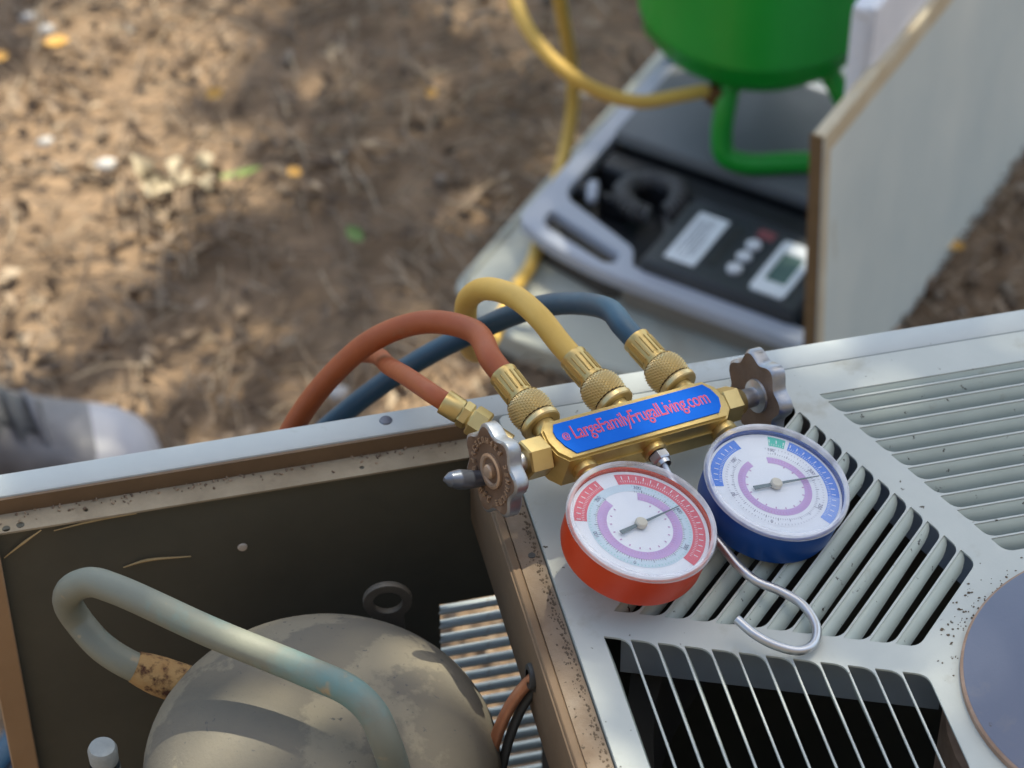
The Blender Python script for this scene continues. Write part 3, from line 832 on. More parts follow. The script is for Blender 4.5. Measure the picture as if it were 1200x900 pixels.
# valves at both ends
def hexnut(mb, c, ax, r, l, ref, a0=0):
    mb.lathe([(0, 0), (r * .90, 0), (r, .0008), (r, l - .0008), (r * .90, l), (0, l)], c, ax, n=6, ref=ref, a0=a0)
def handwheel(name_parent, c, side):
    """c: centre of the wheel in the manifold frame, side -1 left / +1 right"""
    kn = MB()
    n = 84
    prof = [(.30, .0026), (.62, .0022), (.80, .0030), (.93, .0038), (1.0, .0030), (1.0, -.0026), (.93, -.0042), (.80, -.0036), (.55, -.0024), (.30, -.0026)]
    vs, fs = [], []
    for rr, h in prof:
        for k in range(n):
            a = 2 * math.pi * k / n
            lobe = .0212 + .0021 * math.cos(7 * a)
            r = lobe * rr if rr > .7 else .0205 * rr
            vs.append(Vector(c) + Vector((h * side, r * math.cos(a), r * math.sin(a))))
    m = len(prof)
    for j in range(m - 1):
        for k in range(n):
            k2 = (k + 1) % n
            fs.append((j * n + k, j * n + k2, (j + 1) * n + k2, (j + 1) * n + k))
    fs.append(tuple(range(n))); fs.append(tuple((m - 1) * n + k for k in range(n)))
    mats = []
    kn.add(vs, fs)
    for i in range(len(kn.f)):
        j = i // n
        kn.m[i] = 1 if (j in (0, 1, 2) or i >= (m - 1) * n) or j >= 6 else 0
    kw = mpart(kn, 'handwheel', [M['knob'], M['knobface']], angle=50)
    em = MB()
    # raised marks around the face, central ring and screw
    for q, rad in ((26, .0152),):
        for k in range(q):
            if k % 9 == 8: continue
            a = 2 * math.pi * k / q
            ca, sa = math.cos(a), math.sin(a)
            rot = Matrix(((1, 0, 0), (0, ca, -sa), (0, sa, ca)))
            for (dy, dz, ly, lz) in rnd.sample([(0, -.0007, .0030, .0006), (.0012, .0002, .0006, .0018), (-.0012, .0002, .0006, .0018), (0, .0008, .0028, .0006), (0, 0, .0006, .0016)], 3):
                em.box(Vector(c) + rot @ Vector((.0032 * side, rad + dy, dz)), (.0012, ly, lz), rot=rot)
    eo = mpart(em, 'raised_marks', M['embossed'], kw, smooth=False); eo['kind'] = 'stuff'
    cs = MB()
    cs.lathe([(.0088, .0022), (.0088, .0036), (.0076, .0040), (.0066, .0036), (.0060, .0024)], c, (side, 0, 0), n=36)
    cs.lathe([(.0036, .0020), (.0036, .0046), (.0028, .0054), (0, .0054)], c, (side, 0, 0), n=20)
    mpart(cs, 'hub_screw', M['embossed'], kw)
b = MB(); hexnut(b, (-.0560, .0585, WB), (-1, 0, 0), .0098, .0125, (0, 1, 0), R(12)); b.lathe([(.0066, 0), (.0066, .004)], (-.0555, .0585, WB), (1, 0, 0), n=24); mpart(b, 'packing_nut', M['brass'], angle=20)
b = MB(); b.lathe([(.0048, 0), (.0048, .010), (.0070, .011), (.0078, .0135)], (-.0680, .0585, WB), (-1, 0, 0), n=24); mpart(b, 'valve_stem', M['steel'])
handwheel(man, (-.0835, .0578, WB), -1)
b = MB(); hexnut(b, (.0470, .0590, WB), (1, 0, 0), .0094, .0100, (0, 1, 0), R(20)); b.lathe([(.0078, 0), (.0062, .004)], (.0568, .0590, WB), (1, 0, 0), n=24); mpart(b, 'packing_nut', M['brass'], angle=20)
b = MB(); b.lathe([(.0050, 0), (.0050, .009), (.0085, .010), (.0095, .013)], (.0600, .0595, WB), (1, 0, 0), n=28); mpart(b, 'valve_stem', M['steel'])
handwheel(man, (.0735, .0605, WB), 1)
b = MB(); b.tube([(-.0840, .0625, -.024), (-.0930, .0632, -.0225), (-.0990, .0640, -.0212), (-.1035, .0646, -.0203), (-.1065, .0650, -.0198)], [.0036, .0046, .0048, .0036, .0010], n=18); mpart(b, 'metal_tip', M['lug2'])

# hose connections on the far side of the block
CONN = {'red': (-.0468, -.0490), 'yellow': (-.0035, -.0085), 'blue': (.0355, .0302)}
HV = {}
def connector(key, parent, off):
    """knurled nut and ferrule in manifold coordinates for one hose"""
    u0, u1 = CONN[key]
    p0 = Vector((u0, .0700, WB)); d = Vector((u1 - u0, .044, 0)).normalized()
    if key == 'blue': p0.y = .071
    b = MB(); b.lathe([(.0060, 0), (.0060, .0065)], p0 - d * .0005, d, n=28); b.lathe([(.0072, 0), (.0072, .0012), (.006, .002)], p0 - d * .0005, d, n=28)
    mpart(b, 'flare_port', M['brass'])
    def wb(mb, name, m, par=parent, **k):
        o = mb.build(name, m, None, **k); o.data.transform(MF); o.data.transform(Matrix.Translation(-parent.location)); o.parent = par; return o
    b = MB()
    b.lathe([(.0062, .0052), (.0096, .0052), (.0103, .0058), (.0105, .0080), (.0098, .0090), (.0086, .0096)], p0, d, n=40)
    nut = wb(b, 'nut_collar', M['brasspale'])
    b = MB(); b.lathe([(.0088, .0086), (.0084, .0096), (.0088, .0104)], p0, d, n=30); wb(b, 'nut_groove', M['brassdark'])
    # knurled barrel: diamond bumps as real geometry
    n, rows = 48, 16
    e1 = d.orthogonal().normalized(); e2 = d.cross(e1)
    vs, fs = [], []
    for j in range(rows + 1):
        t = j / rows
        h = .0098 + .0135 * t
        base = .0094 + .0013 * math.sin(math.pi * min(1, max(0, t * .96 + .05))) - (.0010 * max(0, t - .8) * 5)
        for k in range(n):
            r = base + (.00038 if (j + k) % 2 == 0 else -.00038)
            a = 2 * math.pi * k / n
            vs.append(p0 + d * h + e1 * (r * math.cos(a)) + e2 * (r * math.sin(a)))
    V = lambda j_, k_: j_ * n + k_ % n
    for j in range(rows + 1):          # four-sided diamond pyramids
        for k in range(n):
            if (j + k) % 2: continue
            if j < rows: fs += [(V(j, k), V(j, k + 1), V(j + 1, k)), (V(j, k), V(j + 1, k), V(j, k - 1))]
            if j > 0: fs += [(V(j, k), V(j - 1, k), V(j, k + 1)), (V(j, k), V(j, k - 1), V(j - 1, k))]
    b = MB(); b.add(vs, fs); b.lathe([(.0090, .0232), (0, .0233)], p0, d, n=24)
    wb(b, 'knurled_nut', M['brasspale'], smooth=False)
    b = MB()
    b.lathe([(.0078, .0232), (.0079, .0245), (.0066, .0252), (.0068, .0262), (.0070, .0395), (.0074, .0402), (.0074, .0415), (.0062, .0420)], p0, d, n=32)
    for k in range(16):
        a = 2 * math.pi * k / 16
        b.box(p0 + d * .0325 + (e1 * math.cos(a) + e2 * math.sin(a)) * .0070, (.0007, .0007, .0115), rot=d.to_track_quat('Z', 'Y').to_matrix())
    wb(b, 'ferrule', M['brass'])
    return W(*(p0 + d * .040)), (MF.to_3x3() @ d)

# ---- hoses: each is a thing with its tube and brass end
hred = thing('red_hose', 'red rubber charging hose arching from the left brass port and looping back', 'hose', W(-.047, .07, WB), 'charging hoses on the manifold')
hyel = thing('yellow_hose', 'yellow rubber charging hose from the middle brass port to the green tank', 'hose', W(-.004, .07, WB), 'charging hoses on the manifold')
hblu = thing('blue_hose', 'dark blue rubber charging hose arching from the right brass port', 'hose', W(.035, .07, WB), 'charging hoses on the manifold')
def hose(parent, key, pts, r, m):
    e, d = connector(key, parent, 0)
    b = MB(); b.tube([e, e + d * .012] + [Vector(p) for p in pts], r, n=18, sub=10)
    return b.build('hose_tube', m, parent)
hose(hred, 'red', [(.2145, 1.0120, .7926), (.1952, 1.0350, .7833), (.1711, 1.0500, .7644), (.1480, 1.0580, .7362), (.1272, 1.0600, .7042), (.1121, 1.0550, .6728), (.1046, 1.0500, .6275), (.11, 1.06, .50), (.16, 1.10, .30)], .0060, M['redhose'])
hose(hblu, 'blue', [(.2872, 1.0200, .7848), (.2757, 1.0500, .7671), (.2581, 1.0750, .7456), (.2345, 1.0950, .7189), (.2039, 1.1100, .6900), (.1736, 1.1200, .6595), (.1458, 1.1200, .6355), (.1147, 1.1200, .6037), (.06, 1.12, .53), (.0, 1.14, .36)], .0060, M['bluehose'])
hose(hyel, 'yellow', [(.2472, 1.0080, .7984), (.2393, 1.0300, .7957), (.2296, 1.0500, .7861), (.2244, 1.0700, .7642), (.2265, 1.0900, .7315), (.2390, 1.1400, .6675), (.2696, 1.2500, .5614), (.3217, 1.4500, .3937), (.3845, 1.6800, .2141), (.4444, 1.8984, .0460), (.4653, 1.9315, .0400), (.4790, 1.9610, .0390), (.4985, 2.0078, .0375), (.5204, 2.0506, .0400), (.5393, 2.0889, .0550), (.5485, 2.1031, .0900), (.5449, 2.0980, .1400), (.5336, 2.0854, .2000), (.5231, 2.0777, .2500), (.5100, 2.0780, .2800), (.4882, 2.0606, .2900), (.4728, 2.0296, .2850), (.4722, 1.9936, .2750), (.4856, 1.9581, .2600), (.5077, 1.9330, .2450), (.5377, 1.9288, .2250), (.5671, 1.9334, .2100), (.6100, 1.9560, .1930), (.6420, 1.9800, .1760)], [.0060] * 8 + [.0064] * 23, M['yellowhose'])
# the other end of the red hose, parked beside the left handwheel
A0 = Vector((.1871, .9547, .8025)); A1 = Vector((.2054, .9396, .7937)); dd = (A1 - A0).normalized()
b = MB(); b.tube([A0 + dd * .004, A0 - dd * .004, (0.1764, 0.9900, 0.7891), (0.1750, 1.0350, 0.7573), (0.1753, 1.0900, 0.7177), (0.1672, 1.1100, 0.7001), (0.1560, 1.1150, 0.6837), (0.1352, 1.1150, 0.6516), (0.1198, 1.1100, 0.6188), (.11, 1.08, .50)], .0048, n=18, sub=10)
b.build('hose_end', M['redhose'], hred)
b = MB(); b.lathe([(.0051, 0), (.0062, 0), (.0064, .001), (.0062, .0090), (.0058, .0098)], A0, dd, n=28); b.build('end_ferrule', M['brass'], hred)
b = MB(); hexnut(b, A0 + dd * .0098, dd, .0068, .0050, (0, 0, 1), .3); b.lathe([(.0052, .0046), (.0052, .0062)], A0 + dd * .0098, dd, n=20); hexnut(b, A0 + dd * .0156, dd, .0078, .0085, (0, 0, 1), .1); b.build('end_nut', M['brass'], hred, angle=20)
b = MB(); b.lathe([(.0045, 0), (.0045, .014), (0, .014)], A0 + dd * .0235, dd, n=18); b.build('end_stub', M['brasspale'], hred)


# gauge ports and centre port with hook
for uu in (-.0415, .0405):
    b = MB()
    b.lathe([(.0062, 0), (.0066, .0015), (.0066, .004), (.0052, .0052), (.0052, .0068), (.0062, .0072), (.0062, .0092), (.0044, .0098), (.0044, .0125)], (uu, .0458, WB), (0, -1, 0), n=28)
    mpart(b, 'gauge_port', M['brass'])
b = MB()
b.lathe([(.0058, 0), (.0062, .001), (.0062, .0036), (.005, .0046)], (-.0010, .0458, WB), (0, -1, 0), n=28); mpart(b, 'centre_port', M['brass'])
b = MB(); hexnut(b, (-.0010, .0412, WB), (0, -1, 0), .0052, .0050, (1, 0, 0)); b.lathe([(.0038, .0048), (.0034, .0072)], (-.0010, .0412, WB), (0, -1, 0), n=20); mpart(b, 'hook_nut', M['steel'], angle=20)
b = MB()
b.tube([(-.0010, .0385, WB), (-.0004, .030, -.0165), (.0008, .008, -.0185), (.0026, -.016, -.0188), (.0034, -.029, -.0187), (.0066, -.0395, -.0185), (.0140, -.0488, -.018), (.0196, -.0600, -.0175), (.0182, -.0735, -.017), (.0102, -.0822, -.0165), (.0015, -.0832, -.0165), (-.0080, -.0765, -.0165), (-.0140, -.0675, -.0165), (-.0172, -.0572, -.0165)], .00225, n=14, sub=10)
mpart(b, 'hanging_hook', M['steel'])

def gauge(cu_, casem, side):
    c = (cu_, 0, 0)
    b = MB()
    b.lathe([(0, -.0240), (.0318, -.0240), (.0338, -.0228), (.0345, -.0205), (.0351, -.0052), (.0351, -.0040), (.0340, -.0040), (.0339, -.0061), (0, -.0062)], c, n=72)
    gc = mpart(b, 'gauge', M[casem])
    b = MB()   # dial and printed rings
    z0 = -.0056
    b.lathe([(.0336, -.0061), (.0336, z0), (0, z0)], c, n=64, mi=0)
    zz = z0 + .0001
    if side == 'red':
        b.sector(c, .0212, .0255, 0, 360, zz, mi=1)
        b.sector(c, .0256, .0318, 82, -68, zz, mi=2); b.sector(c, .0256, .0318, 101, 156, zz, mi=2)
        b.sector(c, .0160, .0206, 112, 360 + 62, zz, mi=3)
    else:
        b.sector(c, .0195, .0255, 0, 360, zz, mi=0)
        b.sector(c, .0264, .0324, 96, 162, zz, mi=2); b.sector(c, .0264, .0324, 43, -32, zz, mi=2); b.sector(c, .0264, .0324, -32, -66, zz, mi=5)
        b.sector(c, .0264, .0324, 46.5, 63, zz, mi=6)
        b.sector(c, .0148, .0186, 103, 360 + 70, zz, mi=3)
    def ticks(a0, a1, step, r0, r1, wd, mi, z_=zz + .0001):
        a = a0
        while a <= a1:
            ca, sa = math.cos(R(a)), math.sin(R(a))
            p = [(r0, -wd), (r1, -wd), (r1, wd), (r0, wd)]
            b.add([(c[0] + x * ca - y * sa, c[1] + x * sa + y * ca, z_) for x, y in p], [(0, 1, 2, 3)], mi)
            a += step
    ticks(112, 428, 3.2, .0206, .0216, .00010, 4); ticks(112, 428, 16, .0206, .0224, .00016, 4)
    ticks(112, 428, 4.0, .0238, .0248, .00009, 7 if side == 'red' else 4)
    ticks(120, 420, 5.0, .0164, .0180, .00010, 8)
    ticks(-60, 80, 2.3, .0268, .0280, .00010, 0); ticks(103, 156, 2.3, .0268, .0280, .00010, 0); ticks(-57, 80, 7, .0285, .0306, .00022, 0); ticks(105, 156, 7, .0285, .0306, .00022, 0)
    ticks(118, 415, 20, .0136, .0147, .00030, 8)
    nums = ('0', '100', '200', '300', '400', '500') if side == 'red' else ('0', '50', '100', '150', '200', '250')
    for q, t_ in enumerate(nums):
        a = 232 - q * 284 / 5
        tm = text_mesh(t_, .0029, .95, 1.0)
        rt = Matrix.Rotation(R(a - 90), 3, 'Z')
        cc_ = Vector((c[0] + .0226 * math.cos(R(a)), c[1] + .0226 * math.sin(R(a)), zz + .00016))
        b.add([rt @ v.co + cc_ for v in tm.vertices], [tuple(p.vertices) for p in tm.polygons], 4)
        bpy.data.meshes.remove(tm)
    mpart(b, 'dial_face', [M['dialwhite'], M['dialpale'], M['dialred' if side == 'red' else 'dialblue'], M['diallilac'], M['tick'], M['dialbluepale'], M['dialgreen'], M['dialgreen'], M['tickpink']], gc, smooth=False)
    tip, tail = (8, -173) if side == 'red' else (-6, 164)
    b = MB()
    zc = -.0040
    ta = R(tip); d = Vector((math.cos(ta), math.sin(ta), 0)); s = Vector((-d.y, d.x, 0)); cc = Vector((c[0], c[1], zc))
    q = [cc + s * .0007, cc - s * .0007, cc + d * .0245 - s * .00012, cc + d * .0245 + s * .00012]
    b.add(q + [p + Vector((0, 0, .0005)) for p in q], [(0, 1, 2, 3), (4, 7, 6, 5), (0, 4, 5, 1), (1, 5, 6, 2), (2, 6, 7, 3), (3, 7, 4, 0)])
    d = -d
    q = [cc - s * .0008, cc + s * .0008, cc + d * .0125 + s * .0011, cc + d * .0125 - s * .0011]
    b.add(q + [p + Vector((0, 0, .0005)) for p in q], [(0, 1, 2, 3), (4, 7, 6, 5), (0, 4, 5, 1), (1, 5, 6, 2), (2, 6, 7, 3), (3, 7, 4, 0)])
    mpart(b, 'needle', M['needle'], gc, smooth=False)
    b = MB(); b.lathe([(.0030, -.0045), (.0030, -.0028), (.0024, -.0022), (0, -.0022)], c, n=24); mpart(b, 'needle_hub', M['needlehub'], gc)
    b = MB(); b.lathe([(.0353, -.0042), (.03625, -.0037), (.03625, -.0012), (.0356, -.0002), (.0346, 0), (.0338, -.0004), (.0333, -.0012)], c, n=80); mpart(b, 'lens_rim', M['lensrim'], gc)
    b = MB(); b.lathe([(.0333, -.0012), (0, -.0010)], c, n=64); mpart(b, 'lens', M['lens'], gc)
    return gc
gr = gauge(-.0395, 'redcase', 'red'); gr['label'] = 'orange red gauge with pink ringed dial'
gb = gauge(.0396, 'bluecase', 'blue'); gb['label'] = 'dark blue gauge with blue and green dial'

# ================================================================== THINGS ON THE GROUND BEHIND
KX, KY = .466, 1.955
EF = Vector((.724, -.690, 0)); EL = Vector((.690, .724, 0))
ROT = Matrix((EF, EL, Vector((0, 0, 1)))).transposed()          # case frame: f along its front edge, l towards its back
CF = ROT.to_4x4(); CF.translation = Vector((KX, KY, 0))
def cw(f, l, z): return CF @ Vector((f, l, z))
def cthing(name, label, cat, f, l, z=0, group=None):
    o = thing(name, label, cat, cw(f, l, z), group); o.rotation_euler = ROT.to_euler(); return o
def cpart(mb, name, m, parent, **k):
    """verts in the case frame; parent thing sits at its own f, l, z"""
    t = parent
    while t.parent is not None: t = t.parent
    o = mb.build(name, m, parent, world=False, **k)
    off = CF.inverted() @ t.location
    o.data.transform(Matrix.Translation(-off)); return o

# flat sheet panel lying on the ground under the case
lidt = cthing('sheet_metal_panel', 'pale sheet metal panel lying flat on the ground under the grey case', 'metal panel', .15, .1)
lo = round_poly([(-.033, -.070), (.030, -.106), (.10, -.104), (.20, -.090), (.318, -.085), (.318, .47), (-.048, .47)], [.012, .04, .03, .03, .01, .01, .01])
b = MB(); b.prism(lo, .0275, .0300); cpart(b, 'sheet', M['lid'], lidt, angle=30)
b = MB()
n = len(lo)
for i in range(n):
    p, q = Vector((*lo[i], 0)), Vector((*lo[(i + 1) % n], 0))
    if (q - p).length < 1e-5: continue
    b.add([p + Vector((0, 0, .004)), q + Vector((0, 0, .004)), q + Vector((0, 0, .0274)), p + Vector((0, 0, .0274))], [(0, 1, 2, 3)])
    c1 = p + (q - p) * .5
b.tube([Vector((x, y, .0292)) for x, y in lo[-1:] + lo[:30]], .0042, n=8, sub=1)
cpart(b, 'folded_edge', M['lid'], lidt)

# scale case
case = cthing('scale_case', 'open grey plastic case holding the electronic scale', 'case', .15, .15, .03)
rim_out = round_poly([(-.012, .004), (.03, -.014), (.095, -.0240), (.305, -.0240), (.318, -.012), (.318, .335), (-.014, .335)], [.014, .03, .02, .02, .01, .02, .02], 6)
rim_hole = round_poly([(.0085, .056), (.104, .020), (.116, -.0035), (.302, -.0035), (.302, .318), (.0045, .318)], [.016, .008, .004, .008, .012, .012], 5)
slot = round_poly([(.0090, .0310), (.0135, .0085), (.091, -.0125), (.1000, -.006), (.0975, .0055), (.090, .0085)], [.008, .008, .006, .005, .004, .006], 5)
me = curve_plate('case_rim', rim_out, [rim_hole, slot], .0055, .0016)
me.materials.append(M['casegrey'])
o = link('case_rim', me, case); o.location = (-.15, -.15, .0635 - .03)
for v in me.vertices: pass
b = MB()
win = round_poly([(.004, .046), (.100, .012), (.110, -.0165), (.308, -.0165), (.308, .327), (.000, .327)], [.016, .01, .01, .012, .012, .012], 5)
n = len(win)
b.add([(x, y, .031) for x, y in win] + [(x, y, .0585) for x, y in win], [(k, (k + 1) % n, n + (k + 1) % n, n + k) for k in range(n)])
cpart(b, 'case_wall', M['caseside'], case)
b = MB(); b.prism([(x * .985 + .002, y * .985 + .002) for x, y in win], .0315, .0345); cpart(b, 'case_floor', M['darkplastic'], case)
b = MB(); b.prism([(.004, .034), (.010, .004), (.094, -.016), (.106, -.010), (.100, .010)], .0315, .0350); cpart(b, 'handle_recess', M['recess'], case)  # dark plate added under the handle slot, painting in the shade there
b = MB(); b.box((.155, .134, .050), (.288, .030, .030), bevel=.004); b.box((.045, .088, .047), (.03, .01, .026), bevel=.003); b.box((.015, .083, .058), (.020, .014, .016), bevel=.004); cpart(b, 'inner_ribs', M['darkplastic'], case)
b = MB(); b.box((.028, .078, .066), (.011, .030, .010), rot=Euler((0, 0, R(25))).to_matrix(), bevel=.004, seg=2); cpart(b, 'inner_tab', M['casegrey'], case)
b = MB(); b.box((-.006, .312, .078), (.020, .030, .014), bevel=.004, seg=2); cpart(b, 'case_latch', M['white'], case)
# case lid standing open against the upright panel
b = MB(); b.box((.306, .20, .235), (.012, .32, .322), bevel=.005, seg=2); b.box((.299, .20, .385), (.022, .32, .016), bevel=.005, seg=2); b.box((.299, .046, .235), (.022, .012, .30), bevel=.004, seg=2)
cpart(b, 'case_lid', M['white'], case)

# scale platform and hand-held display
sc_ = cthing('electronic_scale', 'dark electronic scale platform under the green tank', 'scale', .155, .235, .034)
b = MB(); b.box((.153, .2345, .0745), (.288, .163, .017), bevel=.005, seg=2); cpart(b, 'platform', M['platform'], sc_)
b = MB(); b.box((.153, .2345, .05), (.270, .145, .032), bevel=.003); cpart(b, 'platform_base', M['darkplastic'], sc_)
dsp = cthing('scale_display', 'dark display unit with white label, three buttons and a small screen', 'display', .20, .05, .034)
b = MB()
b.box((.2015, .048, .058), (.161, .108, .046), bevel=.007, seg=3); cpart(b, 'housing', M['darkplastic'], dsp)
b = MB(); b.box((.2015, .0485, .0815), (.152, .100, .0024), bevel=.001); fp = cpart(b, 'face_plate', M['display'], dsp)
b = MB(); b.box((.1557, .0465, .0832), (.031, .074, .0012), bevel=.0004)
lb = cpart(b, 'paper_label', M['labelwhite'], fp)
b = MB()
for k, (w, x) in enumerate(((.050, .1455), (.058, .149), (.040, .1525), (.062, .156), (.054, .1595), (.030, .163))):
    b.box((x, .0465 + (.062 - w) / 2 * (-1) ** k * .6, .0839), (.0013, w, .0003))
cpart(b, 'printed_lines', M['print'], lb, smooth=False)
for l in (.0255, .0450, .0640):
    b = MB(); b.lathe([(.0072, .0826), (.0072, .0850), (.0060, .0862), (0, .0864)], (.2050, l, 0), n=24); cpart(b, 'button', M['white'], fp)
b = MB(); b.box((.2085, .0835, .0829), (.017, .013, .0006)); cpart(b, 'dim_red_mark', M['redlogo'], fp)
b = MB(); b.box((.183, .050, .0829), (.012, .062, .0005)); cpart(b, 'dark_strip', M['darkplastic'], fp)
me = curve_plate('screen_frame', round_poly([(.2275, .008), (.2625, .008), (.2625, .084), (.2275, .084)], .005), [round_poly([(.2345, .025), (.2560, .025), (.2560, .068), (.2345, .068)], .002)], .0012, .0004)
me.materials.append(M['labelwhite']); o = link('screen_frame', me, fp); o.location = (-.20, -.05, .0838 - .034)
b = MB(); b.box((.24525, .0465, .0832), (.0214, .0428, .0008)); lc = cpart(b, 'screen', M['lcd'], fp)
# seven-segment digits, unlit grey
b = MB()
segs = {'a': (0, 1, 1, 0), 'b': (.5, .5, 0, 1), 'c': (.5, -.5, 0, 1), 'd': (0, -1, 1, 0), 'e': (-.5, -.5, 0, 1), 'f': (-.5, .5, 0, 1), 'g': (0, 0, 1, 0)}
for k in range(3):
    for s_ in 'abcdef':
        x, y, hz, vt = segs[s_]
        b.box((.2452 - y * .0045, .034 + k * .0095 + x * .006, .0838), (.0008 if hz else .0036, .0048 if hz else .0008, .0002))
cpart(b, 'screen_digits', M['needle'], lc, smooth=False)
# coiled cord in the case
cc = cthing('coiled_cord', 'black coiled cord bundled in the case beside the display', 'cord', .075, .10, .036)
b = MB()
pts = []
N = 30 * 10
for i in range(N):
    a = R(-30) + R(330) * i / N; q = 2 * math.pi * i / 10
    rr = .0270 + .0078 * math.cos(q)
    pts.append((.077 + rr * math.cos(a), .104 + rr * math.sin(a), .0625 + .0078 * math.sin(q) + .003 * math.sin(a * 2)))
b.tube(pts, .0028, n=6, sub=2)
pts = [(.100, .092, .056), (.112, .072, .060), (.118, .060, .06), (.124, .055, .058)]
b.tube(pts, .0026, n=8)
cpart(b, 'cord', M['cord'], cc)

# green recovery tank, upside down on the scale
tank = cthing('recovery_tank', 'green refrigerant recovery tank standing upside down on the scale', 'tank', .106, .257, .083)
b = MB()
prof = [(0, .140), (.030, .142), (.060, .149), (.085, .161), (.101, .175), (.110, .189), (.1128, .203)]
prof += [(.1145, .205), (.1145, .211), (.1130, .214), (.1130, .46)] + [(.1130 * math.cos(R(a)), .46 + .06 * math.sin(R(a))) for a in range(10, 91, 10)]
prof[-1] = (0, .52)
b.lathe(prof, (.106, .257, 0), n=72); cpart(b, 'tank_body', M['green'], tank)
b = MB()
for sgn in (1, -1):
    def q(f, l, z): return (.106 + sgn * (f - .106), .257 + sgn * (l - .257), z)
    b = MB()
    b.tube([q(.120, .180, .180), q(.1225, .162, .150), q(.124, .154, .118), q(.130, .151, .101), q(.146, .156, .0945), q(.185, .181, .0935), q(.222, .206, .0945), q(.234, .217, .101), q(.234, .224, .118), q(.212, .228, .150), q(.190, .232, .176)], .0102, n=16, sub=8)
    cpart(b, 'handle_tube', M['green'], tank)
b = MB(); b.lathe([(.012, 0), (.012, .022), (.009, .024), (.009, .050), (.0105, .052), (.0105, .066), (0, .066)], (.106, .222, .155), (.09, -1, .05), n=20); b.lathe([(.014, 0), (.014, .02), (.011, .024), (0, .024)], (.106, .205, .160), (0, 0, -1), n=20); cpart(b, 'valve', M['brassdark'], tank)

# upright panel standing on edge right of the case
up = cthing('upright_metal_panel', 'large pale metal panel standing on edge beside the case, with brown end', 'metal panel', .33, .2)
def lean(z): return -.016 * z / .335
def slab(mb, f0, f1, l0, l1, z0, z1):
    vs = []
    for z in (z0, z1):
        for f, l in ((f0, l0), (f1, l0), (f1, l1), (f0, l1)): vs.append((f + lean(z), l, z))
    mb.add(vs, [(3, 2, 1, 0), (4, 5, 6, 7), (0, 1, 5, 4), (1, 2, 6, 5), (2, 3, 7, 6), (3, 0, 4, 7)])
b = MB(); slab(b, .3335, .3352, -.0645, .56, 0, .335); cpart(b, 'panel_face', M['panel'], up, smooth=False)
b = MB(); slab(b, .3215, .3333, -.0645, -.0630, 0, .3345); cpart(b, 'end_flange', M['panelbrown'], up, smooth=False)
b = MB(); slab(b, .3250, .3356, -.0655, .56, .3352, .3372); slab(b, .3250, .3260, -.0625, .56, .318, .335); slab(b, .3353, .3362, -.0650, .56, .318, .335); slab(b, .3353, .3362, -.0652, -.056, 0, .318)
cpart(b, 'top_flange', M['paneledge'], up, smooth=False)

# grey shoe at the left
shoe = thing('grey_shoe', 'scuffed grey leather shoe on the ground behind the rail', 'shoe', (-.03, 1.79, 0))
def loft(secs, n=26):
    """secs: (x, yc, half width, z bottom, z top, squareness)"""
    vs, fs = [], []
    for x, yc, hw, zb, zt, sq in secs:
        for k in range(n):
            a = 2 * math.pi * k / n
            ca, sa = math.cos(a), math.sin(a)
            f = (abs(ca) ** sq + abs(sa) ** sq) ** (-1 / sq)
            vs.append((x, yc + hw * ca * f, (zb + zt) / 2 + (zt - zb) / 2 * sa * f))
    for j in range(len(secs) - 1):
        for k in range(n):
            k2 = (k + 1) % n
            fs.append((j * n + k, j * n + k2, (j + 1) * n + k2, (j + 1) * n + k))
    fs.append(tuple(range(n))); fs.append(tuple((len(secs) - 1) * n + k for k in range(n)))
    return vs, fs
b = MB()
b.add(*loft([(.108, 1.770, .012, .012, .030, 2.2), (.104, 1.772, .026, .012, .040, 2.4), (.094, 1.775, .037, .012, .050, 2.5), (.075, 1.780, .044, .012, .058, 2.5), (.05, 1.786, .047, .012, .062, 2.5)]))
b.build('toe_cap', M['shoetoe'], shoe)
b = MB()
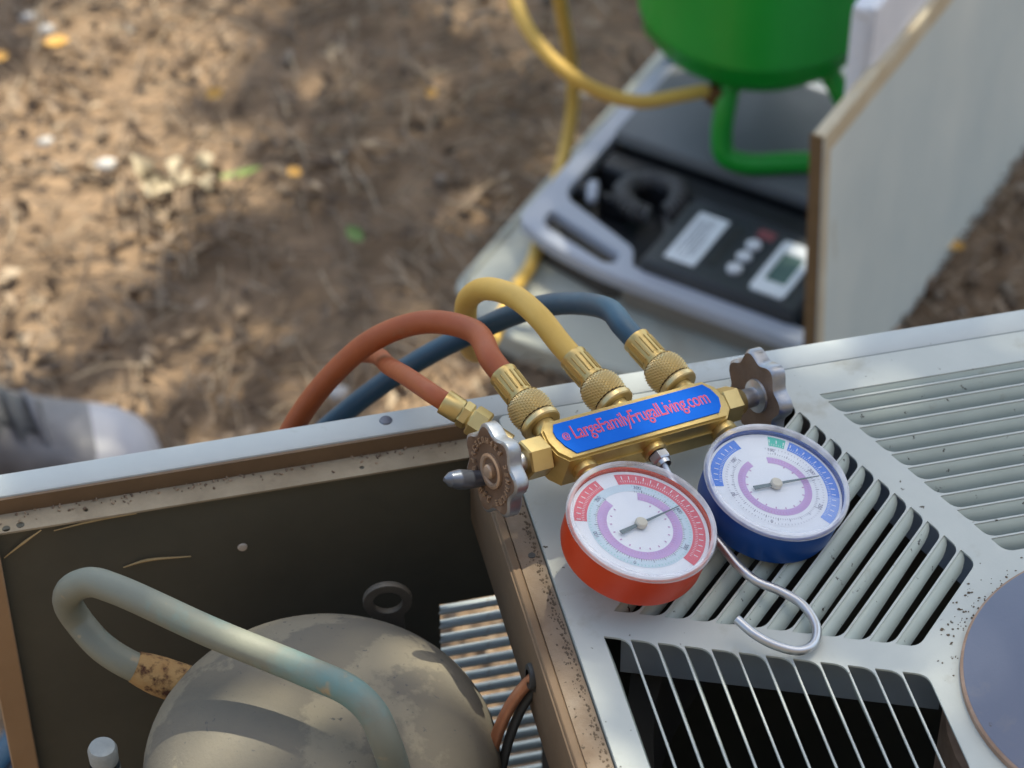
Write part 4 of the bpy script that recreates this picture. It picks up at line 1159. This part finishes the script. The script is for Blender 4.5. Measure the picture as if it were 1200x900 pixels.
b.add(*loft([(.052, 1.786, .0465, .012, .062, 2.5), (.03, 1.79, .0465, .012, .067, 2.5), (.0, 1.795, .045, .012, .078, 2.4), (-.03, 1.80, .042, .012, .095, 2.3), (-.07, 1.805, .039, .012, .11, 2.3), (-.12, 1.812, .038, .012, .112, 2.3), (-.16, 1.818, .034, .012, .108, 2.3), (-.175, 1.82, .022, .015, .10, 2.2)]))
b.build('upper', M['shoegrey'], shoe)
b = MB()
so_ = [(.115, 1.769, .014, .0, .013, 3), (.106, 1.772, .032, .0, .014, 3), (.09, 1.776, .042, .0, .014, 3), (.05, 1.786, .051, .0, .014, 3), (.0, 1.795, .049, .0, .014, 3), (-.07, 1.805, .042, .0, .014, 3), (-.16, 1.818, .038, .0, .014, 3), (-.182, 1.82, .022, .0, .014, 3)]
b.add(*loft(so_)); b.build('sole', M['shoedark'], shoe)
b = MB()
b.add(*loft([(.012, 1.792, .022, .060, .078, 2.4), (-.01, 1.796, .024, .066, .088, 2.4), (-.05, 1.803, .024, .09, .112, 2.4), (-.09, 1.808, .024, .10, .125, 2.4)]))
b.build('tongue', M['shoedark'], shoe)
for k in range(4):
    x = .006 - k * .019
    b = MB(); z_ = .0835 + k * .0085
    b.tube([(x + .006, 1.763, z_ - .014), (x, 1.78, z_ + .002), (x - .003, 1.80, z_ + .004), (x - .008, 1.822, z_ - .006)], .0035, n=8); b.build('lace', M['shoegrey'] if k == 0 else M['shoedark'], shoe)
shoe.location.x -= .014

# loops of blue hose on the ground beyond the corner post
bl = thing('blue_hose_coil', 'loops of blue hose on the ground left of the brown corner post', 'hose', (-.07, 1.46, 0))
b = MB(); b.tube([(-.20, 1.36, .012), (-.1064, 1.4333, .016), (-.0758, 1.4634, .022), (-.0576, 1.4863, .026), (-.025, 1.52, .024), (.06, 1.53, .014)], .0095, n=14); b.build('hose_loop', M['bluehose'], bl)
b = MB(); b.tube([(-.12, 1.34, .012), (-.0772, 1.4137, .014), (-.0681, 1.4335, .016), (-.0561, 1.4556, .018), (-.02, 1.48, .014), (.05, 1.49, .012)], .0085, n=14); b.build('hose_loop', M['blueobj'], bl)
